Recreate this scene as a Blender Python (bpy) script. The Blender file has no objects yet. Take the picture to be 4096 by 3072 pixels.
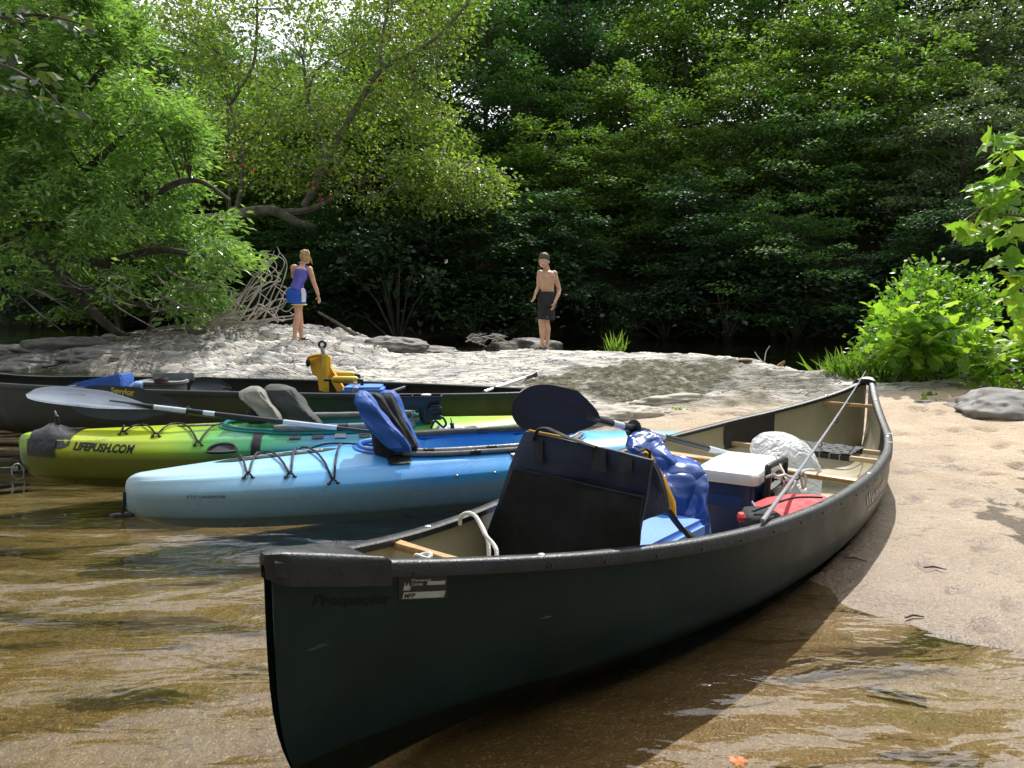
import bpy, bmesh, math, random
import numpy as np
from mathutils import Vector, Matrix, Quaternion
random.seed(7); RNG = np.random.default_rng(11)
SC = bpy.context.scene
COL = SC.collection
R = math.radians
# ------------------------------------------------------------------ camera model
H = 1.10; F = 758.0; PITCH = math.atan(84 / F)
CAMP = Vector((0, 0, H))
FW = Vector((0, math.cos(PITCH), -math.sin(PITCH))); UP = Vector((0, math.sin(PITCH), math.cos(PITCH)))
def W(px, py, D):
    """world point seen in direction (px, py), D metres in front of the eye"""
    return CAMP + (FW + Vector(((px - 512) / F, 0, 0)) + UP * ((384 - py) / F)) * D
def G(px, py, z=0.0):
    r = FW + Vector(((px - 512) / F, 0, 0)) + UP * ((384 - py) / F)
    return CAMP + r * ((z - H) / r.z)
cam = bpy.data.cameras.new('camera'); cam.lens = F / 1024 * 36; cam.sensor_width = 36; cam.clip_end = 2000; cam.clip_start = .05
camo = bpy.data.objects.new('camera', cam); COL.objects.link(camo)
camo.location = CAMP; camo.rotation_euler = (math.pi / 2 - PITCH, 0, 0); SC.camera = camo
# ------------------------------------------------------------------ objects
def tag(o, label=None, cat=None, group=None, kind=None):
    if label: o['label'] = label
    if cat: o['category'] = cat
    if group: o['group'] = group
    if kind: o['kind'] = kind
    return o
ORG = {}
def empty(name, loc, parent=None):
    o = bpy.data.objects.new(name, None); COL.objects.link(o); o.location = loc
    if parent is not None: o.parent = parent; o.location = Vector(loc) - ORG[parent.name]
    o.empty_display_size = .1; ORG[o.name] = Vector(loc); return o
def link_mesh(name, me, parent=None, origin=None):
    o = bpy.data.objects.new(name, me); COL.objects.link(o)
    if parent is not None:
        off = ORG[parent.name]; o.parent = parent
        me.transform(Matrix.Translation(-off)); ORG[o.name] = off
    else:
        if origin is None:
            n = len(me.vertices); a = np.empty(n * 3); me.vertices.foreach_get('co', a); a = a.reshape(-1, 3)
            origin = Vector(((a[:, 0].min() + a[:, 0].max()) / 2, (a[:, 1].min() + a[:, 1].max()) / 2, a[:, 2].min()))
        me.transform(Matrix.Translation(-Vector(origin))); o.location = origin; ORG[o.name] = Vector(origin)
    return o
def npmesh(name, V, faces_flat, loop_tot, mats, midx=None, smooth=True):
    me = bpy.data.meshes.new(name)
    V = np.asarray(V, dtype=np.float32); n = len(V)
    me.vertices.add(n); me.vertices.foreach_set('co', V.ravel())
    lt = np.asarray(loop_tot, dtype=np.int32); ls = np.concatenate([[0], np.cumsum(lt)[:-1]]).astype(np.int32)
    me.loops.add(len(faces_flat)); me.loops.foreach_set('vertex_index', np.asarray(faces_flat, dtype=np.int32).ravel())
    me.polygons.add(len(lt)); me.polygons.foreach_set('loop_start', ls)
    try: me.polygons.foreach_set('loop_total', lt)
    except Exception: pass
    for m in mats: me.materials.append(m)
    if midx is not None: me.polygons.foreach_set('material_index', np.asarray(midx, dtype=np.int32))
    me.polygons.foreach_set('use_smooth', np.full(len(lt), smooth))
    me.update(calc_edges=True); me.validate()
    return me
class MB:
    def __init__(s): s.v = []; s.f = []; s.m = []; s.mi = 0
    def add(s, vs, fs):
        b = len(s.v); s.v += [Vector(v) for v in vs]
        for f in fs: s.f.append([b + i for i in f]); s.m.append(s.mi)
        return s
    def box(s, c, size, rz=0, M=None):
        x, y, z = [k / 2 for k in size]
        vs = [Vector((a * x, b * y, d * z)) for a in (-1, 1) for b in (-1, 1) for d in (-1, 1)]
        T = M if M is not None else Matrix.Rotation(rz, 3, 'Z')
        vs = [T @ v + Vector(c) for v in vs]
        return s.add(vs, [(0, 1, 3, 2), (4, 6, 7, 5), (0, 4, 5, 1), (2, 3, 7, 6), (0, 2, 6, 4), (1, 5, 7, 3)])
    def tube(s, pts, r, n=8, cap=True, flat=1.0):
        pts = [Vector(p) for p in pts]; k = len(pts)
        rs = [r] * k if not hasattr(r, '__len__') else list(r)
        loops = []; prev = None
        for i, p in enumerate(pts):
            d = (pts[min(i + 1, k - 1)] - pts[max(i - 1, 0)])
            if d.length < 1e-9: d = Vector((0, 0, 1))
            d.normalize()
            if prev is None:
                a = d.cross(Vector((0, 0, 1)))
                if a.length < .1: a = d.cross(Vector((0, 1, 0)))
            else: a = prev - d * prev.dot(d)
            a.normalize(); prev = a; b = d.cross(a)
            loops.append([p + (a * math.cos(t) + b * math.sin(t) * flat) * rs[i] for t in [2 * math.pi * j / n for j in range(n)]])
        return s.loft(loops, cap)
    def loft(s, loops, cap=True, closed=False):
        n = len(loops[0]); k = len(loops); vs = [p for l in loops for p in l]; fs = []
        for i in range(k if closed else k - 1):
            i2 = (i + 1) % k
            for j in range(n):
                fs.append((i * n + j, i * n + (j + 1) % n, i2 * n + (j + 1) % n, i2 * n + j))
        if cap and not closed:
            fs.append(tuple(range(n))[::-1]); fs.append(tuple((k - 1) * n + j for j in range(n)))
        return s.add(vs, fs)
    def ring(s, pts, r, n=8):
        pts = [Vector(p) for p in pts]; k = len(pts); loops = []
        cen = sum(pts, Vector()) / k
        for i, p in enumerate(pts):
            d = (pts[(i + 1) % k] - pts[i - 1]).normalized(); a = (p - cen); a -= d * a.dot(d); a.normalize(); b = d.cross(a)
            loops.append([p + (a * math.cos(t) + b * math.sin(t)) * r for t in [2 * math.pi * j / n for j in range(n)]])
        return s.loft(loops, False, True)
    def ell(s, c, rad, nu=14, nv=10, M=None):
        loops = []
        for i in range(nv + 1):
            t = math.pi * i / nv; q = max(math.sin(t), .02)
            loops.append([(M if M is not None else Matrix.Identity(3)) @ Vector((rad[0] * q * math.cos(u), rad[1] * q * math.sin(u), -rad[2] * math.cos(t))) + Vector(c) for u in [2 * math.pi * j / nu for j in range(nu)]])
        return s.loft(loops)
    def prism(s, outline, off):
        off = Vector(off); n = len(outline); o = [Vector(p) for p in outline]
        return s.add([p - off for p in o] + [p + off for p in o],
                     [tuple(range(n))[::-1], tuple(range(n, 2 * n))] + [(i, (i + 1) % n, n + (i + 1) % n, n + i) for i in range(n)])
    def sheet(s, grid):
        r = len(grid); c = len(grid[0])
        return s.add([p for row in grid for p in row], [(i * c + j, i * c + j + 1, (i + 1) * c + j + 1, (i + 1) * c + j) for i in range(r - 1) for j in range(c - 1)])
    def mesh(s, name, mats, smooth=True, bevel=0, weld=False, sub=0, angle=40):
        me = bpy.data.meshes.new(name); me.from_pydata([tuple(v) for v in s.v], [], s.f)
        mats = mats if isinstance(mats, (list, tuple)) else [mats]
        for m in mats: me.materials.append(m)
        me.polygons.foreach_set('material_index', s.m)
        bm = bmesh.new(); bm.from_mesh(me)
        if weld: bmesh.ops.remove_doubles(bm, verts=bm.verts, dist=1e-5)
        if bevel:
            es = [e for e in bm.edges if len(e.link_faces) == 2 and e.calc_face_angle(0) > .6]
            if es: bmesh.ops.bevel(bm, geom=es, offset=bevel, segments=3, affect='EDGES', clamp_overlap=True)
        bmesh.ops.recalc_face_normals(bm, faces=bm.faces)
        if smooth:
            for f in bm.faces: f.smooth = True
            a = R(angle)
            for e in bm.edges:
                if len(e.link_faces) == 2 and e.calc_face_angle(0) > a: e.smooth = False
        bm.to_mesh(me); bm.free(); me.update()
        return me
    def build(s, name, mats, parent=None, origin=None, **k):
        return link_mesh(name, s.mesh(name, mats, **k), parent, origin)
def smooth_path(pts, n=8):
    pts = [Vector(p) for p in pts]; out = []
    for i in range(len(pts) - 1):
        p0 = pts[max(i - 1, 0)]; p1 = pts[i]; p2 = pts[i + 1]; p3 = pts[min(i + 2, len(pts) - 1)]
        for j in range(n):
            t = j / n
            out.append(.5 * ((2 * p1) + (p2 - p0) * t + (2 * p0 - 5 * p1 + 4 * p2 - p3) * t * t + (3 * p1 - p0 - 3 * p2 + p3) * t ** 3))
    out.append(pts[-1]); return out
# ------------------------------------------------------------------ numpy noise
def vnoise(x, y, seed=0):
    xi = np.floor(x).astype(np.int64); yi = np.floor(y).astype(np.int64); xf = x - xi; yf = y - yi
    u = xf * xf * (3 - 2 * xf); v = yf * yf * (3 - 2 * yf)
    def h(a, b):
        k = (a * 374761393 + b * 668265263 + seed * 1442695041) & 0x7fffffff
        k = ((k ^ (k >> 13)) * 1274126177) & 0x7fffffff
        return ((k ^ (k >> 16)) & 0xffff) / 65535.0
    return (h(xi, yi) * (1 - u) + h(xi + 1, yi) * u) * (1 - v) + (h(xi, yi + 1) * (1 - u) + h(xi + 1, yi + 1) * u) * v
def fbm(x, y, o=4, seed=0):
    s = 0; a = .5; t = 0
    for i in range(o): s = s + a * vnoise(x * 2 ** i, y * 2 ** i, seed + i); t += a; a *= .5
    return s / t
def sstep(a, b, x): t = np.clip((x - a) / (b - a), 0, 1); return t * t * (3 - 2 * t)
# ------------------------------------------------------------------ materials
class NT:
    def __init__(s, name):
        s.m = bpy.data.materials.new(name); s.m.use_nodes = True; s.t = s.m.node_tree; s.t.nodes.clear()
        s.out = s.n('ShaderNodeOutputMaterial')
    def n(s, typ, **k):
        n = s.t.nodes.new(typ)
        for a, b in k.items():
            if a.startswith('i_'):
                key = a[2:].replace('_', ' '); n.inputs[int(key) if key.isdigit() else key].default_value = b
            else: setattr(n, a, b)
        return n
    def l(s, a, b): s.t.links.new(a, b)
    def noise(s, scale, detail=4, rough=.55, vec=None, dist=0, stretch=None, coord='Object'):
        n = s.n('ShaderNodeTexNoise'); n.inputs['Scale'].default_value = scale; n.inputs['Detail'].default_value = detail
        n.inputs['Roughness'].default_value = rough; n.inputs['Distortion'].default_value = dist
        if vec is None:
            vec = s.n('ShaderNodeTexCoord').outputs[coord]
        if stretch:
            mp = s.n('ShaderNodeMapping'); mp.inputs['Scale'].default_value = stretch[:3]
            if len(stretch) > 3: mp.inputs['Rotation'].default_value = (0, 0, stretch[3])
            s.l(vec, mp.inputs[0]); vec = mp.outputs[0]
        s.l(vec, n.inputs['Vector']); return n.outputs['Fac']
    def ramp(s, fac, stops, interp='LINEAR'):
        r = s.n('ShaderNodeValToRGB'); e = r.color_ramp.elements; r.color_ramp.interpolation = interp
        while len(e) < len(stops): e.new(.5)
        for i, (p, c) in enumerate(stops):
            e[i].position = p; e[i].color = (c, c, c, 1) if not hasattr(c, '__len__') else (*c[:3], 1)
        s.l(fac, r.inputs[0]); return r.outputs[0]
    def mix(s, fac, a, b, blend='MIX'):
        m = s.n('ShaderNodeMix', data_type='RGBA', blend_type=blend)
        for sock, v in ((m.inputs[0], fac), (m.inputs[6], a), (m.inputs[7], b)):
            if hasattr(v, 'is_linked') or hasattr(v, 'links'): s.l(v, sock)
            elif hasattr(v, '__len__'): sock.default_value = (*v[:3], 1)
            else: sock.default_value = v
        return m.outputs[2]
    def math(s, op, a, b=0, clamp=False):
        m = s.n('ShaderNodeMath', operation=op, use_clamp=clamp)
        for sock, v in ((m.inputs[0], a), (m.inputs[1], b)):
            if hasattr(v, 'links'): s.l(v, sock)
            else: sock.default_value = v
        return m.outputs[0]
    def bump(s, h, strength, dist=.01, normal=None):
        b = s.n('ShaderNodeBump'); b.inputs['Strength'].default_value = strength; b.inputs['Distance'].default_value = dist
        s.l(h, b.inputs['Height'])
        if normal is not None: s.l(normal, b.inputs['Normal'])
        return b.outputs[0]
    def bsdf(s, col, rough=.5, normal=None, **k):
        b = s.n('ShaderNodeBsdfPrincipled')
        if hasattr(col, 'links'): s.l(col, b.inputs['Base Color'])
        else: b.inputs['Base Color'].default_value = (*col[:3], 1)
        if hasattr(rough, 'links'): s.l(rough, b.inputs['Roughness'])
        else: b.inputs['Roughness'].default_value = rough
        if normal is not None: s.l(normal, b.inputs['Normal'])
        for a, v in k.items(): b.inputs[a.replace('_', ' ')].default_value = v
        return b.outputs[0]
    def done(s, sh): s.l(sh, s.out.inputs[0]); return s.m
def mat(name, col, rough=.5, col2=None, scale=6, bump=0, bscale=60, lo=.35, hi=.65, stretch=None, **k):
    t = NT(name)
    if col2 is None: col2 = [c * .78 for c in col]
    c = t.ramp(t.noise(scale, 5, stretch=stretch), [(lo, col), (hi, col2)])
    rr = t.ramp(t.noise(scale * 2.3, 4), [(.3, max(rough - .08, .02)), (.7, min(rough + .1, 1))])
    nm = t.bump(t.noise(bscale, 5), bump, .01) if bump else None
    return t.done(t.bsdf(c, rr, nm, **k))
def leafmat(name, c1, c2, c3, rough=.42, trans=.45, tcol=None):
    t = NT(name)
    g = t.n('ShaderNodeNewGeometry')
    base = t.ramp(g.outputs['Random Per Island'], [(0, c1), (.5, c2), (1, c3)])
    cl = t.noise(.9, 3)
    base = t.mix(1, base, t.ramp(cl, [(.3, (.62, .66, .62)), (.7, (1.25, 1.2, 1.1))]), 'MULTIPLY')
    a = t.bsdf(base, rough)
    tr = t.n('ShaderNodeBsdfTranslucent')
    t.l(t.mix(1, base, tcol or (1.5, 1.7, .6), 'MULTIPLY'), tr.inputs[0])
    m = t.n('ShaderNodeMixShader'); m.inputs[0].default_value = trans
    t.l(a, m.inputs[1]); t.l(tr.outputs[0], m.inputs[2])
    return t.done(m.outputs[0])
M = {}
M['black_plastic'] = mat('black_plastic', (.010, .011, .012), .42, (.018, .019, .02), 9, .15, 90)
M['black_vinyl'] = mat('black_vinyl', (.010, .012, .014), .42, (.02, .022, .024), 14, .25, 120)
M['black_cord'] = mat('black_cord', (.012, .012, .016), .75)
M['black_tape'] = mat('black_tape', (.02, .02, .022), .3, (.035, .035, .038), 8, .5, 25)
M['black_fabric'] = mat('black_fabric', (.01, .011, .014), .85, (.016, .017, .02), 10, .3, 150)
M['navy_fabric'] = mat('navy_fabric', (.005, .011, .038), .65, (.008, .017, .055), 7, .35, 110)
M['mesh_fabric'] = mat('mesh_fabric', (.004, .005, .007), .85, (.007, .008, .011), 12, .8, 240)
M['grey_tape'] = mat('grey_tape', (.35, .36, .38), .3, (.2, .2, .22), 12, .6, 25)
M['foam_grey'] = mat('foam_grey', (.22, .23, .24), .8, (.16, .165, .17), 10, .4, 90)
M['foam_dark'] = mat('foam_dark', (.05, .052, .056), .75, (.08, .08, .085), 10, .4, 90)
M['metal'] = mat('metal', (.6, .6, .62), .3, (.45, .45, .47), 20, Metallic=1.0)
M['white_shaft'] = mat('white_shaft', (.62, .68, .76), .3, (.5, .55, .62), 5)
M['black_shaft'] = mat('black_shaft', (.012, .014, .022), .32)
M['wood'] = mat('wood', (.56, .36, .17), .4, (.42, .24, .1), 5, .15, 40, stretch=(3, 30, 30))
M['seat_wood'] = mat('seat_wood', (.62, .47, .3), .45, (.5, .34, .2), 5, stretch=(3, 30, 30))
M['webbing'] = mat('webbing', (.02, .02, .024), .7, bump=.4, bscale=200)
M['yellow_fabric'] = mat('yellow_fabric', (.72, .38, .012), .6, (.62, .3, .01), 8, .2, 60)
M['yellow_plastic'] = mat('yellow_plastic', (.75, .5, .03), .4)
M['blue_vinyl'] = mat('blue_vinyl', (.012, .06, .3), .2, (.018, .085, .38), 4, .3, 9)
M['blue_fabric'] = mat('blue_fabric', (.006, .085, .4), .6, (.005, .06, .3), 9, .35, 60)
M['pad_blue'] = mat('pad_blue', (.09, .26, .78), .5, (.07, .22, .68), 6, .15, 60)
M['white_plastic'] = mat('white_plastic', (.8, .8, .79), .35, (.72, .72, .7), 8, .05, 40)
M['cooler_blue'] = mat('cooler_blue', (.008, .02, .09), .35, (.012, .028, .12), 8)
M['red_fabric'] = mat('red_fabric', (.62, .02, .03), .65, (.5, .015, .025), 10, .3, 120)
M['white_cord'] = mat('white_cord', (.75, .74, .7), .8, (.6, .58, .55), 40, .5, 150)
M['brown_cord'] = mat('brown_cord', (.3, .16, .11), .7, (.6, .5, .45), 60)
M['khaki_fabric'] = mat('khaki_fabric', (.26, .245, .2), .75, (.19, .18, .15), 8, .3, 90)
M['olive_fabric'] = mat('olive_fabric', (.04, .046, .044), .8, (.055, .06, .056), 8, .3, 90)
M['hi_vis'] = mat('hi_vis', (.5, .8, .02), .5)
M['skin_light'] = mat('skin_light', (.62, .36, .25), .5, (.54, .29, .19), 9, .1, 60, Subsurface_Weight=.05)
M['hair_blond'] = mat('hair_blond', (.55, .38, .18), .55, (.32, .2, .09), 30, .8, 60)
M['hair_dark'] = mat('hair_dark', (.06, .04, .028), .5, (.11, .08, .055), 30, .8, 70)
M['purple_cloth'] = mat('purple_cloth', (.09, .08, .42), .7, (.13, .12, .52), 9, .6, 18)
M['shorts_blue'] = mat('shorts_blue', (.012, .1, .58), .5, (.01, .075, .46), 9, .6, 18)
M['shorts_black'] = mat('shorts_black', (.012, .012, .015), .8, (.02, .02, .024), 9, .5, 18)
M['white_cloth'] = mat('white_cloth', (.72, .75, .76), .7)
M['lime_cloth'] = mat('lime_cloth', (.66, .7, .2), .7)
M['sandal'] = mat('sandal', (.05, .06, .07), .6, (.16, .2, .24), 50)
M['red_plastic'] = mat('red_plastic', (.5, .03, .02), .4)
M['bark'] = mat('bark', (.05, .04, .03), .9, (.12, .1, .08), 6, 1, 12, stretch=(1, 1, .3))
M['bark_light'] = mat('bark_light', (.2, .18, .15), .9, (.09, .08, .06), 5, 1, 14)
M['driftwood'] = mat('driftwood', (.5, .45, .4), .8, (.3, .27, .24), 5, .5, 30)
M['dark_lettering'] = mat('dark_lettering', (.008, .008, .008), .5)
M['prospector_lettering'] = mat('prospector_lettering', (.001, .001, .001), .9, (.003, .004, .004), 30)
M['white_lettering'] = mat('white_lettering', (.62, .62, .58), .5, (.4, .4, .36), 30)
M['gold_lettering'] = mat('gold_lettering', (.6, .45, .08), .5)
M['grey_label'] = mat('grey_label', (.4, .42, .38), .5, (.3, .32, .29), 40)
M['orange_leaf'] = mat('orange_leaf', (.5, .13, .02), .6)
M['red_leaf'] = mat('red_leaf', (.42, .012, .01), .6)
# ------------------------------------------------------------------ text on surfaces
def text_geo(s, size, shear=0, space=1.0, bold=0):
    cu = bpy.data.curves.new('t', 'FONT'); cu.body = s; cu.size = size; cu.shear = shear; cu.space_character = space
    cu.resolution_u = 3; cu.offset = bold
    o = bpy.data.objects.new('t', cu); COL.objects.link(o)
    dg = bpy.context.evaluated_depsgraph_get(); me = bpy.data.meshes.new_from_object(o.evaluated_get(dg))
    vs = [v.co.copy() for v in me.vertices]; fs = [tuple(p.vertices) for p in me.polygons]
    bpy.data.objects.remove(o); bpy.data.curves.remove(cu); bpy.data.meshes.remove(me)
    return vs, fs
def text_on(name, s, size, fn, m, parent, **k):
    vs, fs = text_geo(s, size, **k); mb = MB(); mb.add([fn(v.x, v.y) for v in vs], fs)
    return mb.build(name, m, parent, smooth=False)
# ------------------------------------------------------------------ the long green canoe: frame of reference
CA = Vector((-.55, 1.65, 0)); CX = Vector((.638, .770, 0)).normalized(); CR_ = Vector((CX.y, -CX.x, 0)); CL = 4.85
def L(a, r, z): return CA + CX * a + CR_ * r + Vector((0, 0, z))
RT = np.array([-1, -.95, -.88, -.76, -.64, -.5, -.35, -.2, -.05, .13, .34, .51, .73, .88, .97, 1])
RW = np.array([.018, .04, .085, .18, .305, .43, .53, .585, .605, .592, .532, .433, .25, .125, .058, .02])
LT = np.array([-1, -.95, -.88, -.78, -.68, -.5, -.3, -.1, .05, .25, .49, .69, .91, .97, 1])
LW = np.array([.018, .045, .098, .166, .235, .36, .475, .55, .575, .567, .483, .31, .088, .05, .02])
def cw(t, right): return float(np.interp(t, RT, RW) if right else np.interp(t, LT, LW))
def smooth_tab(T, Wd):
    tt = np.linspace(-1, 1, 401); w = np.interp(tt, T, Wd)
    for _ in range(3):
        k = np.ones(17) / 17; p = np.concatenate([np.full(8, w[0]), w, np.full(8, w[-1])]); ws = np.convolve(p, k, 'valid')
        e = np.minimum(1, (1 - np.abs(tt)) / .1); w = w * (1 - e) + ws * e
    return tt, w
RT, RW = smooth_tab(RT, RW); LT, LW = smooth_tab(LT, LW)
def csheer(t): return .52 * (1 - t) / 2 + .535 * (1 + t) / 2 - .207 * (1 - abs(t) ** 3.1)
def ckeel(t): return -.13 + .09 * (t + 1) / 2 + .015 * abs(t) ** 4
# rear canoe frame
BA = Vector((.36, 5.70, 0)); BX = Vector((-.976, .19, 0)).normalized(); BR = Vector((-BX.y, BX.x, 0)); BL = 5.5
def B(a, r, z): return BA + BX * a + BR * r + Vector((0, 0, z))
# ------------------------------------------------------------------ terrain
CP = []
def cp(x, y, z): CP.append((x, y, z))
def pz(px, py, z): p = G(px, py, z); cp(p.x, p.y, z)
for a in [(1024, 655), (930, 632), (846, 610), (985, 645), (890, 620)]: pz(*a, 0)
for a in [(.98, 3.0, -.015), (.85, 3.8, -.01), (.8, 4.6, 0), (.55, 5.5, 0), (2.6, 2.0, 0), (4, 1.5, 0), (7, 1, 0),
          (2.2, 3.2, .035), (1.6, 3.3, .025), (3, 4, .06), (2.5, 5.4, .05), (1.5, 5.5, .06), (2.9, 7, .13), (1.8, 6.8, .13), (4.5, 5, .1), (4.5, 7, .18), (6, 5, .16), (3.4, 2.6, .045), (6, 3, .08),
          (0, 9, .15), (1, 9, .21), (2, 8.5, .24), (-1.5, 10.5, .12), (0, 11, .2), (3, 8.2, .25), (-.3, 6.8, .07), (-1.5, 8, .04), (.5, 6.3, .06), (-2.2, 8.6, .0), (-.9, 6.9, .0), (.1, 5.9, .0),
          (5, 8.5, .3), (6, 8.5, .36), (8, 8, .45), (8, 5, .3), (12, 5, .5), (12, 9, .6), (6, 10.3, .2), (5, 11.5, -.5), (9, 12.5, -.5), (15, 13, -.4), (14, 8, .6), (3.6, 9.4, -.1), (12, 2, .3),
          (-9, 11, -.15), (-7, 10.5, -.2), (-5, 10.2, -.2), (-3.4, 10.1, -.12), (-6, 8, -.3), (-4, 8, -.3), (-2.6, 7.4, -.2), (-5, 5, -.28), (-3, 3.5, -.2), (-1.5, 2.2, -.2), (-.5, 1.2, -.2), (.6, 1.5, -.12), (-1, 4.5, -.2),
          (0, 3, -.13), (.3, 4.5, -.09), (-.5, 5.8, -.16), (1.3, 1.5, -.09), (3, .6, -.14), (.4, 2.3, -.1), (-6, 2, -.35), (-10, 6, -.4), (0, .3, -.25), (-3, 1, -.3), (-8, -1, -.5), (6, -1, -.2), (14, -1, -.1),
          (1.35, 2.2, -.035), (.75, 2.9, -.06), (2.2, 1.6, -.04),
          (0, 15.5, -.7), (-2, 17, -.8), (3, 12, -.6), (6, 13, -.8), (-8, 21, -.6), (0, 19, -.9), (8, 17, -.8), (-4, 18, -.7), (-.6, 15.2, -.6), (-12, 22, -.6), (14, 18, -.8), (-16, 19, -.5), (1.5, 13.2, -.4),
          (-12.5, 14, .35), (-15, 10, .5), (-19, 15, .8), (-13, 9, .2), (-20, 5, .5), (-14, 17, .1), (-11, 12, -.1), (-10.8, 14.5, -.1)]: cp(*a)
for a in [(540, 352, .2), (560, 351, .23), (600, 356, .25), (650, 358, .28), (700, 361, .28), (740, 365, .28), (780, 369, .27), (830, 378, .25), (890, 390, .22), (960, 398, .2),
          (262, 376, .0), (300, 370, .05), (350, 362, .09), (400, 357, .1), (440, 355, .13), (480, 353, .17), (500, 357, .15)]: pz(*a)
for px, py, z, d in [(540, 352, .2, 1.6), (600, 356, .25, 1.5), (650, 358, .28, 1.5), (700, 361, .28, 1.5), (740, 365, .28, 1.4), (780, 369, .27, 1.3), (830, 378, .25, 1.2), (440, 355, .13, 1.3), (380, 358, .1, 1.2)]:
    p = G(px, py, z); q = p + Vector((p.x, p.y, 0)).normalized() * d; cp(q.x, q.y, -.45)
for a in [(95, 371, .0), (160, 373, .0), (225, 374, .0), (300, 373, .0), (345, 367, 0), (380, 360, 0), (425, 349, 0.02), (130, 366, .1), (200, 366, .16), (270, 364, .2), (330, 360, .14), (375, 352, .18), (400, 346, .2)]: pz(*a)
for px, py, z in [(297, 342, .35), (200, 328, .5), (240, 325, .55), (300, 327, .56), (340, 330, .48), (370, 336, .36), (130, 338, .27), (50, 347, .1), (30, 360, .03), (100, 362, .1), (60, 368, -.03), (15, 372, -.08), (250, 340, .38), (350, 345, .3), (180, 345, .33), (410, 343, .24)]:
    pz(px, py, z)
for x, y in [(-6.5, 17.5), (-4, 16.3), (-2.6, 17.6), (-9, 18.5), (-5, 17.5)]: cp(x, y, -.4)
CPa = np.array(CP); 
Kc = np.sqrt(((CPa[:, None, :2] - CPa[None, :, :2]) ** 2).sum(2)); nC = len(CPa)
Amat = np.zeros((nC + 3, nC + 3)); Amat[:nC, :nC] = Kc - np.eye(nC) * .02; Amat[:nC, nC] = 1; Amat[:nC, nC + 1:] = CPa[:, :2]; Amat[nC, :nC] = 1; Amat[nC + 1:, :nC] = CPa[:, :2].T
Csol = np.linalg.solve(Amat, np.concatenate([CPa[:, 2], [0, 0, 0]]))
def bankline(x): return 22.5 + np.clip(-4 - x, 0, 40) * .75 + np.clip(x - 8, 0, 60) * -.25 + 1.0 * np.sin(x * .35)
ROCKPOLY = []
def inpoly(x, y, poly):
    c = np.zeros(x.shape, bool); n = len(poly)
    for i in range(n):
        x1, y1 = poly[i]; x2, y2 = poly[i - 1]
        c ^= ((y1 > y) != (y2 > y)) & (x < (x2 - x1) * (y - y1) / (y2 - y1 + 1e-12) + x1)
    return c
def gz_base(x, y):
    x = np.asarray(x, float); y = np.asarray(y, float); sh = x.shape; xf = x.ravel(); yf = y.ravel(); z = np.empty(xf.shape)
    for s in range(0, len(xf), 20000):
        xx = np.clip(xf[s:s + 20000], -22, 18); yy = np.clip(yf[s:s + 20000], -3, 24)
        d = np.sqrt((xx[:, None] - CPa[None, :, 0]) ** 2 + (yy[:, None] - CPa[None, :, 1]) ** 2)
        z[s:s + 20000] = d @ Csol[:nC] + Csol[nC] + xx * Csol[nC + 1] + yy * Csol[nC + 2]
    z = z.reshape(sh)
    w = sstep(17, 21, y); z = z * (1 - w) - .9 * w
    yb = bankline(x); hill = np.minimum((y - yb) * .55, 9 + (y - yb) * .05)
    return np.where(y > 17, np.maximum(z, np.where(y > yb - 2, np.maximum(hill, -1.2), -1.2)), z)
def rockmask(x, y):
    """1 on bedrock, 0 on sand"""
    a = sstep(5.9, 7.2, y + .35 * (x - 1.2) * (x < 1.2) * -.6 - .28 * np.clip(x - 1.0, -.4, 3) + (fbm(x * .9, y * .9, 3, 5) - .5) * 2.2 - np.where(x > 3.2, (x - 3.2) * .25, 0))
    a = np.where(x > 5.2, a * .0, a)
    b = sstep(9.9, 10.8, y) * (x < -1.5)
    a = np.maximum(a, b)
    return a
PRINTS = [(905, 474, .14, .3), (948, 462, .12, 1.2), (915, 500, .12, .9), (962, 505, .13, .6), (985, 545, .13, .8), (958, 585, .08, .5), (1012, 600, .09, .9), (990, 478, .12, .2), (925, 560, .1, 1.1), (1000, 452, .14, .7), (900, 440, .12, .4), (940, 425, .13, 1.0), (985, 618, .1, .6), (1000, 640, .08, 1.4)]
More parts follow.
